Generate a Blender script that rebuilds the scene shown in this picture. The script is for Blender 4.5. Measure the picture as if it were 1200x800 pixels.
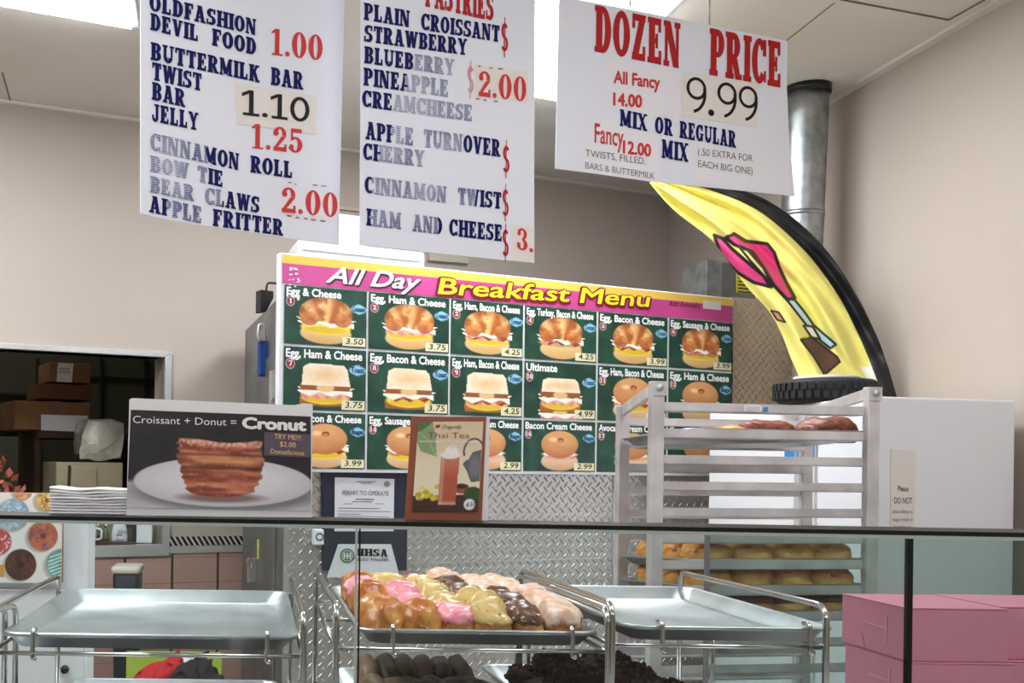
import bpy, bmesh, math, random
import numpy as np
from mathutils import Vector, Matrix, noise

for o in list(bpy.data.objects):
    bpy.data.objects.remove(o, do_unlink=True)
scene = bpy.context.scene
COL = scene.collection

# ------------------------------------------------------------------ camera, world, exposure
EYE = 1.40
F = 1300.0                      # focal length in pixels of a 1200 px wide frame
CX, CY = 300.0, 545.0           # where the optical axis meets the (off-centre, cropped) frame
ROLL = 0.0125
cam_d = bpy.data.cameras.new('camera')
cam = bpy.data.objects.new('camera', cam_d)
COL.objects.link(cam)
c_, s_ = math.cos(ROLL), math.sin(ROLL)
CR = Vector((c_, 0, s_)); CU = Vector((-s_, 0, c_)); CF = Vector((0, 1, 0)); CO = Vector((0, 0, EYE))
mw = Matrix((CR, CU, -CF)).transposed().to_4x4()
mw.translation = CO
cam.matrix_world = mw
cam_d.sensor_width = 36.0
cam_d.lens = 36.0 * F / 1200.0
cam_d.shift_x = (600 - CX) / 1200.0
cam_d.shift_y = (CY - 400) / 1200.0
cam_d.clip_start = 0.05
scene.camera = cam
vs = scene.view_settings
vs.view_transform = 'Standard'
try:
    vs.look = 'None'
except Exception:
    pass
vs.gamma = 1.0
vs.use_curve_mapping = False
vs.exposure = 0.6
LAMP = 16.0                     # strength of the ceiling light diffusers
world = bpy.data.worlds.new('world')
scene.world = world
world.use_nodes = True
world.node_tree.nodes['Background'].inputs[0].default_value = (0.9, 0.95, 1.0, 1)
world.node_tree.nodes['Background'].inputs[1].default_value = 0.3

# ------------------------------------------------------------------ helpers
def ray(px, py):
    return CR * ((px - CX) / F) + CU * ((CY - py) / F) + CF

def W(px, py, Y):
    return CO + ray(px, py) * Y

def X_at(px, Y):
    return (px - CX) / F * Y

class Plane:
    """A vertical plane through two points; u runs level along it, v is height."""
    def __init__(s, A, B, back=0.0):
        A = Vector(A); B = Vector(B)
        U = B - A; U.z = 0; U.normalize()
        s.U = U; s.V = Vector((0, 0, 1)); s.N = U.cross(s.V).normalized()
        s.O = Vector((A.x, A.y, 0)) - s.N * back
    def hit(s, px, py):
        d = ray(px, py)
        t = (s.O - CO).dot(s.N) / d.dot(s.N)
        p = CO + d * t - s.O
        return p.dot(s.U), p.z
    def at(s, u, v, off=0.0):
        return s.O + s.U * u + s.V * v + s.N * off
    def px(s, px, py, off=0.0):
        u, v = s.hit(px, py)
        return s.at(u, v, off)

class TiltPlane(Plane):
    """Same, leaning: v runs up the slope."""
    def __init__(s, A, B, C):
        A = Vector(A); U = (Vector(B) - A).normalized(); V0 = Vector(C) - A
        V = (V0 - U * V0.dot(U)).normalized()
        s.U = U; s.V = V; s.N = U.cross(V).normalized(); s.O = A
    def hit(s, px, py):
        d = ray(px, py)
        t = (s.O - CO).dot(s.N) / d.dot(s.N)
        p = CO + d * t - s.O
        return p.dot(s.U), p.dot(s.V)

class MB:
    def __init__(s):
        s.v = []; s.f = []; s.m = []; s.s = []
    def add(s, vs, fs, m=0, smooth=False):
        b = len(s.v)
        s.v += [Vector(p) for p in vs]
        for f in fs:
            s.f.append([i + b for i in f]); s.m.append(m); s.s.append(smooth)
        return s
    def obox(s, P, a, b, c, m=0):
        P, a, b, c = Vector(P), Vector(a), Vector(b), Vector(c)
        if a.cross(b).dot(c) < 0:
            P = P + c; c = -c
        vs = [P, P + a, P + a + b, P + b, P + c, P + a + c, P + a + b + c, P + b + c]
        return s.add(vs, [(3, 2, 1, 0), (4, 5, 6, 7), (0, 1, 5, 4), (1, 2, 6, 5), (2, 3, 7, 6), (3, 0, 4, 7)], m)
    def box(s, x0, x1, y0, y1, z0, z1, m=0):
        return s.obox((x0, y0, z0), (x1 - x0, 0, 0), (0, y1 - y0, 0), (0, 0, z1 - z0), m)
    def prism(s, pts, vec, m=0, side=None, smooth=False):
        """pts counter-clockwise seen from the front; vec goes to the back."""
        n = len(pts); vec = Vector(vec)
        vs = [Vector(p) for p in pts]; vs += [p + vec for p in vs]
        s.add(vs, [list(range(n))], m)
        b = len(s.v) - 2 * n
        s.f.append([b + n + i for i in reversed(range(n))]); s.m.append(m); s.s.append(False)
        for i in range(n):
            j = (i + 1) % n
            s.f.append([b + j, b + i, b + n + i, b + n + j]); s.m.append(m if side is None else side); s.s.append(smooth)
        return s
    def tube(s, path, r, n=8, closed=False, m=0, caps=True):
        P = [Vector(p) for p in path]; N = len(P)
        T = []
        for i in range(N):
            if closed:
                t = P[(i + 1) % N] - P[i - 1]
            else:
                t = P[min(i + 1, N - 1)] - P[max(i - 1, 0)]
            T.append(t.normalized())
        ref = Vector((0, 0, 1))
        if abs(T[0].dot(ref)) > 0.9: ref = Vector((1, 0, 0))
        nrm = (ref - T[0] * ref.dot(T[0])).normalized()
        vs = []
        for i in range(N):
            nrm = (nrm - T[i] * nrm.dot(T[i]))
            nrm.normalize()
            bn = T[i].cross(nrm)
            rr = r[i] if isinstance(r, (list, tuple)) else r
            for k in range(n):
                a = 2 * math.pi * k / n
                vs.append(P[i] + (nrm * math.cos(a) + bn * math.sin(a)) * rr)
        fs = []
        for i in range(N if closed else N - 1):
            j = (i + 1) % N
            for k in range(n):
                l = (k + 1) % n
                fs.append((i * n + k, i * n + l, j * n + l, j * n + k))
        if caps and not closed:
            fs.append(list(reversed(range(n)))); fs.append([(N - 1) * n + k for k in range(n)])
        return s.add(vs, fs, m, True)
    def lathe(s, prof, c, n=24, m=0, axis=None, up=None):
        """prof = [(radius, height)]"""
        c = Vector(c); vs = []; fs = []
        for (r, h) in prof:
            for k in range(n):
                a = 2 * math.pi * k / n
                vs.append(c + Vector((r * math.cos(a), r * math.sin(a), h)))
        for i in range(len(prof) - 1):
            for k in range(n):
                l = (k + 1) % n
                fs.append((i * n + k, i * n + l, (i + 1) * n + l, (i + 1) * n + k))
        if prof[0][0] > 1e-6: fs.append(list(reversed(range(n))))
        if prof[-1][0] > 1e-6: fs.append([(len(prof) - 1) * n + k for k in range(n)])
        return s.add(vs, fs, m, True)
    def loops(s, L, m=0, smooth=True, cap0=False, cap1=False):
        n = len(L[0]); vs = [p for l in L for p in l]; fs = []
        for i in range(len(L) - 1):
            for k in range(n):
                l = (k + 1) % n
                fs.append((i * n + k, i * n + l, (i + 1) * n + l, (i + 1) * n + k))
        if cap0: fs.append(list(reversed(range(n))))
        if cap1: fs.append([(len(L) - 1) * n + k for k in range(n)])
        return s.add(vs, fs, m, smooth)
    def grid(s, P, m=0, smooth=True):
        """P[j][i] points"""
        H = len(P); Wd = len(P[0])
        vs = [p for row in P for p in row]
        fs = [(j * Wd + i, j * Wd + i + 1, (j + 1) * Wd + i + 1, (j + 1) * Wd + i) for j in range(H - 1) for i in range(Wd - 1)]
        return s.add(vs, fs, m, smooth)

WL = {}
def setp(o, label=None, cat=None, group=None, kind=None):
    if label: o['label'] = label
    if cat: o['category'] = cat
    if group: o['group'] = group
    if kind: o['kind'] = kind
    return o

def thing(name, label, cat, loc, group=None):
    o = bpy.data.objects.new(name, None)
    o.empty_display_size = 0.05
    COL.objects.link(o); o.location = Vector(loc); WL[o] = Vector(loc)
    return setp(o, label, cat, group)

def build(mb, name, mats, root=None, loc=None, bevel=0.0, seg=2, subsurf=0, colors=None, label=None):
    if not isinstance(mats, (list, tuple)): mats = [mats]
    if root is not None: L = WL[root]
    elif loc is not None: L = Vector(loc)
    else:
        n = max(1, len(mb.v))
        L = Vector((sum(p.x for p in mb.v) / n, sum(p.y for p in mb.v) / n, min(p.z for p in mb.v)))
    me = bpy.data.meshes.new(name)
    me.from_pydata([tuple(p - L) for p in mb.v], [], mb.f)
    for mt in mats: me.materials.append(mt)
    me.polygons.foreach_set('material_index', mb.m)
    me.polygons.foreach_set('use_smooth', mb.s)
    if colors is not None:
        a = me.color_attributes.new('print', 'FLOAT_COLOR', 'POINT')
        a.data.foreach_set('color', np.ascontiguousarray(colors, dtype=np.float32).ravel())
    me.update()
    o = bpy.data.objects.new(name, me)
    COL.objects.link(o)
    if root is not None: o.parent = root
    else: o.location = L
    WL[o] = L
    if bevel:
        b = o.modifiers.new('bevel', 'BEVEL'); b.width = bevel; b.segments = seg; b.limit_method = 'ANGLE'; b.angle_limit = 0.6
    if subsurf:
        b = o.modifiers.new('sub', 'SUBSURF'); b.levels = subsurf; b.render_levels = subsurf
    if label: o['label'] = label
    return o

def kids(o):
    return [c for c in list(bpy.data.objects) if c.parent == o]

def dup(root, loc=None, rotz=None, label=None, tree=None):
    def cp(o, par):
        c = o.copy(); COL.objects.link(c); WL[c] = WL[o]
        if par is not None: c.parent = par
        for k in TREE.get(o, []):
            cp(k, c)
        return c
    r = cp(root, None)
    if loc is not None: r.location = Vector(loc)
    if rotz is not None: r.rotation_euler = (0, 0, rotz)
    if label: r['label'] = label
    return r
TREE = {}
def reg(root, *parts):
    TREE.setdefault(root, []).extend(parts)

def structure(mb, name, mats, bevel=0.0):
    o = build(mb, name, mats, None, (0, 0, 0), bevel)
    o['kind'] = 'structure'
    return o

def fillet(path, r, n=5):
    P = [Vector(p) for p in path]; out = [P[0]]
    for i in range(1, len(P) - 1):
        a, b, c = P[i - 1], P[i], P[i + 1]
        d1 = (a - b); d2 = (c - b)
        rr = min(r, d1.length * .49, d2.length * .49)
        p1 = b + d1.normalized() * rr; p2 = b + d2.normalized() * rr
        for k in range(n + 1):
            t = k / n
            out.append(p1 * (1 - t) ** 2 + b * 2 * t * (1 - t) + p2 * t * t)
    out.append(P[-1])
    return out

def rrect(x0, x1, y0, y1, r, z, n=6):
    pts = []
    for (cx, cy, a0) in ((x1 - r, y0 + r, -90), (x1 - r, y1 - r, 0), (x0 + r, y1 - r, 90), (x0 + r, y0 + r, 180)):
        for k in range(n + 1):
            a = math.radians(a0 + 90 * k / n)
            pts.append(Vector((cx + r * math.cos(a), cy + r * math.sin(a), z)))
    return pts

# ------------------------------------------------------------------ materials
def lin(c):
    c = np.asarray(c, dtype=float) / 255.0
    return np.where(c <= 0.04045, c / 12.92, ((c + 0.055) / 1.055) ** 2.4)
def lin4(c):
    l = lin(c); return (float(l[0]), float(l[1]), float(l[2]), 1.0)

class NT:
    def __init__(s, name):
        s.mat = bpy.data.materials.new(name); s.mat.use_nodes = True
        s.t = s.mat.node_tree; s.N = s.t.nodes; s.L = s.t.links
        s.bsdf = s.N['Principled BSDF']; s.out = s.N['Material Output']
    def node(s, typ, **kw):
        n = s.N.new(typ)
        for k, v in kw.items(): setattr(n, k, v)
        return n
    def put(s, sock, v):
        if hasattr(v, 'links') or isinstance(v, bpy.types.NodeSocket): s.L.new(v, sock)
        else: sock.default_value = v
    def math(s, op, a, b=0.0, c=None, clamp=False):
        n = s.node('ShaderNodeMath', operation=op, use_clamp=clamp)
        s.put(n.inputs[0], a); s.put(n.inputs[1], b)
        if c is not None: s.put(n.inputs[2], c)
        return n.outputs[0]
    def mix(s, fac, a, b):
        n = s.node('ShaderNodeMix', data_type='RGBA')
        s.put(n.inputs[0], fac); s.put(n.inputs[6], a); s.put(n.inputs[7], b)
        return n.outputs[2]
    def coords(s, kind='Object'):
        return s.node('ShaderNodeTexCoord').outputs[kind]
    def sep(s, v):
        n = s.node('ShaderNodeSeparateXYZ'); s.put(n.inputs[0], v); return n.outputs
    def noise(s, scale, detail=3, vec=None, rough=.5):
        n = s.node('ShaderNodeTexNoise'); n.inputs['Scale'].default_value = scale
        n.inputs['Detail'].default_value = detail; n.inputs['Roughness'].default_value = rough
        s.L.new(vec if vec is not None else s.coords(), n.inputs['Vector'])
        return n.outputs['Fac']
    def bump(s, h, strength=.3, dist=.01):
        n = s.node('ShaderNodeBump'); n.inputs['Strength'].default_value = strength; n.inputs['Distance'].default_value = dist
        s.L.new(h, n.inputs['Height']); s.L.new(n.outputs[0], s.bsdf.inputs['Normal'])
    def ramp(s, fac, lo, hi):
        n = s.node('ShaderNodeMapRange'); s.put(n.inputs[0], fac)
        n.inputs[1].default_value = lo; n.inputs[2].default_value = hi
        return n.outputs[0]

def mat(name, rgb, rough=.5, metal=0.0, vary=None, bump=None, spec=.5, sheen=0):
    """vary=(scale, rgb2) mixes in a second colour by noise; bump=(scale, strength)"""
    t = NT(name); b = t.bsdf
    b.inputs['Base Color'].default_value = lin4(rgb)
    b.inputs['Roughness'].default_value = rough; b.inputs['Metallic'].default_value = metal
    b.inputs['Specular IOR Level'].default_value = spec
    if vary:
        f = t.ramp(t.noise(vary[0], 4), .35, .65)
        t.L.new(t.mix(f, lin4(rgb), lin4(vary[1])), b.inputs['Base Color'])
    if bump:
        t.bump(t.noise(bump[0], 4), bump[1], .004)
    return t.mat

M = {}
M['paint'] = mat('beige_wall_paint', (188, 176, 165), .65, vary=(1.1, (182, 170, 159)), bump=(160, .25))
M['ceil'] = mat('ceiling_paint', (226, 221, 211), .8, vary=(2, (220, 215, 204)))
M['ceil_line'] = mat('ceiling_joint', (120, 113, 104), .8)
M['floor'] = mat('floor_tile', (188, 178, 168), .45, vary=(3, (172, 162, 152)))
M['steel'] = mat('brushed_steel', (214, 214, 212), .3, .75, vary=(6, (190, 190, 188)))
M['frame_steel'] = mat('satin_steel_frame', (206, 206, 203), .35, .4, vary=(5, (188, 188, 186)))
M['steel_dk'] = mat('dull_steel_door', (140, 142, 142), .42, .75, vary=(4, (116, 118, 119)))
M['alu'] = mat('aluminium', (226, 225, 227), .45, .6, vary=(9, (196, 194, 196)))
M['alu2'] = mat('aluminium_pan', (182, 186, 188), .4, .9, vary=(7, (148, 154, 158)))
M['chrome'] = mat('chrome_wire', (205, 205, 205), .18, 1.0)
M['galv'] = mat('galvanised_duct', (178, 182, 182), .36, .9, vary=(14, (140, 146, 148)))
M['white'] = mat('white_enamel', (226, 228, 232), .4)
M['white_paper'] = mat('white_paper', (236, 236, 238), .7)
M['sign_white'] = mat('white_sign_board', (222, 224, 232), .55)
M['patch'] = mat('cream_price_patch', (224, 218, 211), .7)
M['navy'] = mat('navy_ink', (14, 16, 84), .7, spec=.2)
M['red'] = mat('red_ink', (172, 20, 24), .6, spec=.3)
M['red2'] = mat('light_red_ink', (200, 50, 48), .6, spec=.3)
M['black'] = mat('black_ink', (10, 10, 12), .6, spec=.3)
M['thin'] = mat('grey_ink', (92, 88, 86), .6)
M['white_ink'] = mat('white_ink', (245, 245, 245), .5)
M['yellow_ink'] = mat('yellow_ink', (252, 226, 40), .5)
M['maroon_ink'] = mat('maroon_ink', (120, 20, 40), .5)
M['black_plastic'] = mat('black_plastic', (16, 16, 18), .35)
M['kraft'] = mat('cardboard', (150, 108, 70), .8, vary=(5, (135, 95, 60)))
M['kraft2'] = mat('dark_cardboard', (112, 74, 46), .8, vary=(5, (100, 64, 40)))
M['tape'] = mat('cardboard_tape', (120, 84, 54), .4)
M['green_cab'] = mat('drab_green_panel', (86, 88, 70), .7, vary=(2, (74, 76, 62)))
M['dark'] = mat('dark_panel', (34, 32, 28), .8)
M['cream'] = mat('cream_enamel', (150, 140, 112), .5)
M['pink_box'] = mat('pink_card', (186, 116, 138), .5, vary=(3, (180, 110, 132)))
M['dark_edge'] = mat('dark_glass_edge', (10, 16, 15), .45, spec=.3)
M['pale_edge'] = mat('pale_glass_edge', (176, 190, 186), .15)
M['rubber'] = mat('rubber_tread', (26, 26, 28), .75, bump=(40, .3))
M['hub'] = mat('pale_hub', (188, 186, 178), .5)
M['lime'] = mat('lime_plastic', (170, 194, 74), .45)
M['red_cloth'] = mat('red_cloth', (170, 24, 34), .9, bump=(60, .4))
M['black_cloth'] = mat('black_cloth', (22, 21, 26), .9, bump=(60, .4))
M['white_cloth'] = mat('white_cloth', (215, 215, 215), .9)
M['bin'] = mat('navy_bin', (30, 36, 46), .5)
M['cream_lid'] = mat('cream_lid', (214, 208, 192), .5)
M['blue'] = mat('blue_handle', (34, 66, 130), .4)
M['yellow_tag'] = mat('yellow_tag', (212, 206, 70), .5)
M['navy_frame'] = mat('navy_mount', (28, 34, 52), .4)
M['brown_border'] = mat('brown_border', (150, 82, 56), .5)
M['brown_side'] = mat('brown_board_edge', (150, 92, 54), .7)
M['purple'] = mat('purple_tint_box', (92, 82, 98), .5)
M['peach_ink'] = mat('peach_ink', (236, 196, 130), .5)
M['green_ink'] = mat('green_seal_ink', (70, 110, 80), .6)
M['blue_ink'] = mat('blue_ink', (40, 130, 200), .5)
M['wood'] = mat('brown_shelf', (70, 46, 30), .7)
M['plastic_wrap'] = mat('clear_bag', (176, 171, 156), .2, vary=(9, (140, 136, 122)), bump=(25, .6))
M['purple_ink'] = mat('purple_ink', (120, 70, 140), .5)
M['leaf_brown'] = mat('brown_leaves', (120, 70, 40), .8, vary=(20, (150, 40, 26)))
M['beige_plate'] = mat('beige_cover', (196, 186, 166), .6)
# pastry
M['dough'] = mat('golden_dough', (178, 94, 34), .3, vary=(22, (224, 166, 84)), bump=(70, .25))
M['dough2'] = mat('brown_dough', (184, 104, 40), .38, vary=(34, (214, 146, 66)), bump=(60, .25))
M['pink_ice'] = mat('pink_icing', (232, 130, 150), .3, vary=(70, (240, 160, 172)), bump=(80, .5))
M['maple_ice'] = mat('maple_icing', (216, 186, 122), .3, vary=(40, (206, 170, 104)), bump=(60, .3))
M['choc_ice'] = mat('chocolate_icing', (112, 74, 58), .3, vary=(40, (96, 60, 46)), bump=(60, .4))
M['sugar'] = mat('powdered_sugar', (236, 214, 204), .9, vary=(60, (214, 162, 128)), bump=(120, .3))
M['nut'] = mat('nut_flakes', (226, 206, 180), .6)
M['dark_bar'] = mat('dark_chocolate_bar', (86, 68, 60), .4, vary=(30, (66, 50, 44)), bump=(50, .3))
M['tan_bar'] = mat('tan_bar', (164, 134, 108), .5, vary=(30, (138, 108, 84)), bump=(50, .3))
M['crumb'] = mat('chocolate_crumb', (62, 36, 28), .75, vary=(60, (40, 22, 18)), bump=(90, .8))
M['glaze'] = mat('glazed_bar', (230, 176, 98), .2, vary=(22, (212, 146, 66)), bump=(30, .2))
M['fritter'] = mat('dark_fritter', (132, 66, 36), .45, vary=(50, (96, 44, 26)), bump=(60, .6))

def emis(name, rgb, strength):
    t = NT(name)
    t.bsdf.inputs['Base Color'].default_value = lin4(rgb)
    t.bsdf.inputs['Emission Color'].default_value = lin4(rgb)
    t.bsdf.inputs['Emission Strength'].default_value = strength
    return t.mat
M['lamp_fill'] = emis('kitchen_fill', (255, 246, 226), 2.2)  # glow of the added kitchen fill, no lamp in view
M['lamp_front'] = emis('shop_light_diffuser', (246, 250, 255), 9.5)
M['lamp'] = emis('light_diffuser', (246, 250, 255), LAMP)

def make_print(name, rough):
    t = NT(name)
    a = t.node('ShaderNodeAttribute', attribute_name='print')
    t.L.new(a.outputs['Color'], t.bsdf.inputs['Base Color'])
    t.bsdf.inputs['Roughness'].default_value = rough
    return t.mat
M['print'] = make_print('printed_picture', .45)
M['cloth_print'] = make_print('printed_flag_cloth', .6)

def make_faded(name, rgb, bg, period):
    t = NT(name)
    x, y, z = t.sep(t.coords())
    st = t.math('FRACT', t.math('MULTIPLY', z, 1.0 / period))
    line = t.math('GREATER_THAN', st, .5)
    n = t.ramp(t.noise(9, 2), .3, .62)
    f = t.math('MULTIPLY', line, t.math('ADD', t.math('MULTIPLY', n, .5), .18), clamp=True)
    f2 = t.math('MAXIMUM', f, t.math('MULTIPLY', n, .3))
    t.L.new(t.mix(f2, lin4(rgb), lin4(bg)), t.bsdf.inputs['Base Color'])
    t.bsdf.inputs['Roughness'].default_value = .55
    return t.mat
M['navy_faded'] = make_faded('worn_navy_ink', (26, 34, 112), (214, 218, 228), .0052)
M['red_faded'] = make_faded('worn_red_ink', (196, 60, 70), (222, 214, 220), .0052)

def make_glass(name, tint, smudge=0.0):
    t = NT(name)
    t.N.remove(t.bsdf)
    tr = t.node('ShaderNodeBsdfTransparent'); tr.inputs[0].default_value = lin4(tint)
    gl = t.node('ShaderNodeBsdfGlossy'); gl.inputs['Roughness'].default_value = .02
    fr = t.node('ShaderNodeFresnel'); fr.inputs['IOR'].default_value = 1.4
    mx = t.node('ShaderNodeMixShader')
    t.L.new(fr.outputs[0], mx.inputs[0]); t.L.new(tr.outputs[0], mx.inputs[1]); t.L.new(gl.outputs[0], mx.inputs[2])
    last = mx.outputs[0]
    if smudge:
        df = t.node('ShaderNodeBsdfDiffuse'); df.inputs[0].default_value = (.75, .8, .8, 1)
        mp = t.node('ShaderNodeMapping'); mp.inputs['Scale'].default_value = (7, 7, 2.2); mp.inputs['Rotation'].default_value = (0, .6, 0)
        t.L.new(t.coords(), mp.inputs[0])
        n = t.ramp(t.noise(1.4, 3, mp.outputs[0]), .56, .72)
        m2 = t.node('ShaderNodeMixShader')
        t.L.new(t.math('MULTIPLY', n, smudge), m2.inputs[0]); t.L.new(last, m2.inputs[1]); t.L.new(df.outputs[0], m2.inputs[2])
        last = m2.outputs[0]
    t.L.new(last, t.out.inputs[0])
    return t.mat
M['glass'] = make_glass('case_glass', (246, 250, 248))
M['glass_smudge'] = make_glass('smeared_case_glass', (244, 249, 247), .26)
M['glass_green'] = make_glass('green_tinted_glass', (226, 236, 234))

def make_diamond(name, base, pitch):
    t = NT(name)
    x, y, z = t.sep(t.coords())
    def cell(ox, oy, s):
        fu = t.math('SUBTRACT', t.math('FRACT', t.math('ADD', t.math('MULTIPLY', x, 1 / pitch), ox)), .5)
        fv = t.math('SUBTRACT', t.math('FRACT', t.math('ADD', t.math('MULTIPLY', z, 1 / pitch), oy)), .5)
        sv = t.math('MULTIPLY', fv, s)
        a = t.math('MULTIPLY', t.math('ADD', fu, sv), .707 / .37)
        b = t.math('MULTIPLY', t.math('SUBTRACT', fu, sv), .707 / .10)
        d = t.math('ADD', t.math('MULTIPLY', a, a), t.math('MULTIPLY', b, b))
        return t.math('SUBTRACT', 1.0, d, clamp=True)
    h = t.math('MAXIMUM', cell(0, 0, 1.0), cell(.5, .5, -1.0))
    h2 = t.math('POWER', h, .5)
    n = t.noise(3, 3)
    col = t.mix(t.ramp(n, .3, .7), lin4(base), lin4([c * .9 for c in base]))
    t.L.new(col, t.bsdf.inputs['Base Color'])
    t.bsdf.inputs['Metallic'].default_value = .85
    t.bsdf.inputs['Roughness'].default_value = .34
    t.bump(h2, 1.0, .012)
    return t.mat
M['plate'] = make_diamond('diamond_plate', (206, 202, 198), .040)
M['plate_lit'] = make_diamond('lit_diamond_plate', (212, 198, 176), .040)  # same plate again, warm light tinted into its base colour

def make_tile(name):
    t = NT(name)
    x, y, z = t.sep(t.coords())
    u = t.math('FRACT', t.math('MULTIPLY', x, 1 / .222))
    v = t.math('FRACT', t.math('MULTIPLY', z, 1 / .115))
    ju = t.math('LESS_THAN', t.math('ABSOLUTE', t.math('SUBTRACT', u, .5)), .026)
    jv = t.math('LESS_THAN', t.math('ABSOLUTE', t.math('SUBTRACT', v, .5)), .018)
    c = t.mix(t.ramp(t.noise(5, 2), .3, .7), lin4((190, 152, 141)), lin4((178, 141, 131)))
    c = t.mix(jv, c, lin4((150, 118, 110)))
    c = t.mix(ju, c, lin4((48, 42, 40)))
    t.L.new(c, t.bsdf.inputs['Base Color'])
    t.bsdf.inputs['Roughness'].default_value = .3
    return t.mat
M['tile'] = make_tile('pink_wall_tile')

def make_rope(name):
    t = NT(name)
    x, y, z = t.sep(t.coords())
    u = t.math('FRACT', t.math('ADD', t.math('MULTIPLY', x, 1 / .026), t.math('MULTIPLY', z, 1 / .04)))
    s = t.math('GREATER_THAN', u, .62)
    t.L.new(t.mix(s, lin4((26, 24, 24)), lin4((205, 202, 198))), t.bsdf.inputs['Base Color'])
    t.bsdf.inputs['Roughness'].default_value = .25
    return t.mat
M['rope'] = make_rope('rope_pattern_tile')
M['seat'] = M['black_cloth']

# ------------------------------------------------------------------ lettering
CAPH = {}
_txt = {}
def sans_geo(s, offset=0.0, shear=0.0, space=1.0):
    key = (s, offset, shear, space)
    if key in _txt: return _txt[key]
    cu = bpy.data.curves.new('t', 'FONT'); cu.body = s; cu.size = 1.0; cu.offset = min(offset, 0.0); cu.shear = shear
    cu.space_character = space; cu.resolution_u = 3
    o = bpy.data.objects.new('t', cu)
    COL.objects.link(o)
    dg = bpy.context.evaluated_depsgraph_get()
    me = bpy.data.meshes.new_from_object(o.evaluated_get(dg))
    v = [(p.co.x, p.co.y) for p in me.vertices]; f = [list(p.vertices) for p in me.polygons]
    bpy.data.objects.remove(o); bpy.data.curves.remove(cu); bpy.data.meshes.remove(me)
    x0 = min(p[0] for p in v); x1 = max(p[0] for p in v)
    cap = 0.729
    if offset > 0:                # heavier strokes: the same outline laid down again a little to each side
        n = len(v); v2 = []; f2 = []
        k = 9 if offset < .04 else 13
        for q in range(k):
            a = 2 * math.pi * q / (k - 1); d = 0 if q == k - 1 else offset
            f2 += [[i + len(v2) for i in p] for p in f]; v2 += [(x + d * math.cos(a), y + d * math.sin(a)) for x, y in v]
        dz = [(i // n) * 2.2e-5 for i in range(len(v2))]
        v, f = v2, f2
        x0 -= offset; x1 += offset
    else:
        dz = [0.0] * len(v)
    v = [((x - x0), y / cap, d) for (x, y), d in zip(v, dz)]
    _txt[key] = (v, f, x1 - x0)
    return _txt[key]

# a home-made heavy slab alphabet: each glyph is a list of convex pieces on a 1-high em
T = .265; H_ = .15; SE = .125      # stem, bar, serif
def R(x0, y0, x1, y1): return [(x0, y0), (x1, y0), (x1, y1), (x0, y1)]
def D(x0, y0, x1, y1, t): return [(x0 - t / 2, y0), (x0 + t / 2, y0), (x1 + t / 2, y1), (x1 - t / 2, y1)]
def A(cx, cy, rx, ry, tx, ty, a0, a1, n=12):
    out = []
    for k in range(n):
        a = math.radians(a0 + (a1 - a0) * k / n); b = math.radians(a0 + (a1 - a0) * (k + 1) / n)
        out.append([(cx + rx * math.cos(a), cy + ry * math.sin(a)), (cx + rx * math.cos(b), cy + ry * math.sin(b)),
                    (cx + (rx - tx) * math.cos(b), cy + (ry - ty) * math.sin(b)), (cx + (rx - tx) * math.cos(a), cy + (ry - ty) * math.sin(a))])
    return out
def stem(x, top=True, bot=True, w=.06):
    o = [R(x, 0, x + T, 1)]
    if bot: o.append(R(x - w, 0, x + T + w, SE))
    if top: o.append(R(x - w, 1 - SE, x + T + w, 1))
    return o
G = {}
G['A'] = ([D(.16, 0, .36, 1, .18), D(.60, 0, .40, 1, .24), R(.22, .24, .56, .36), R(.0, 0, .32, SE), R(.44, 0, .78, SE), R(.2, 1 - SE, .46, 1)], .78)
G['B'] = (stem(.06) + [R(.06, 0, .4, H_), R(.06, .45, .4, .57), R(.06, 1 - H_, .4, 1)] + A(.38, .74, .28, .26, T, H_, -90, 90) + A(.38, .28, .30, .28, T, H_, -90, 90), .70)
G['C'] = (A(.36, .5, .36, .5, T, H_, 40, 320, 18) + [R(.52, .62, .68, .98), R(.58, .05, .68, .30)], .70)
G['D'] = (stem(.06) + [R(.06, 0, .36, H_), R(.06, 1 - H_, .36, 1)] + A(.34, .5, .36, .5, T, H_, -90, 90, 16), .72)
G['E'] = (stem(.06) + [R(.06, 0, .6, H_), R(.06, .44, .46, .56), R(.06, 1 - H_, .58, 1), R(.5, 0, .62, .3), R(.48, .7, .6, 1), R(.36, .34, .46, .66)], .66)
G['F'] = (stem(.06) + [R(.06, .44, .46, .56), R(.06, 1 - H_, .58, 1), R(.48, .68, .6, 1), R(.36, .34, .46, .66)], .62)
G['G'] = (A(.36, .5, .36, .5, T, H_, 40, 330, 18) + [R(.52, .62, .66, .98), R(.5, .04, .68, .46), R(.4, .38, .74, .48)], .76)
G['H'] = (stem(.06) + stem(.50) + [R(.2, .43, .56, .57)], .78)
G['I'] = (stem(.06), .34)
G['J'] = ([R(.28, .2, .48, 1), R(.18, 1 - SE, .54, 1)] + A(.26, .22, .22, .22, .2, .14, 180, 360) + [R(.02, .2, .16, .38)], .56)
G['K'] = (stem(.06) + [D(.28, .4, .58, 1, .2), D(.60, 0, .36, .62, .25), R(.46, 1 - SE, .74, 1), R(.46, 0, .78, SE)], .78)
G['L'] = (stem(.06) + [R(.06, 0, .58, H_), R(.48, 0, .6, .36)], .64)
G['M'] = ([R(.06, 0, .2, 1), R(.64, 0, .84, 1), D(.45, .08, .16, 1, .25), D(.45, .08, .74, 1, .22), R(0, 0, .26, SE), R(.58, 0, .9, SE), R(0, 1 - SE, .24, 1), R(.66, 1 - SE, .9, 1)], .92)
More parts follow.
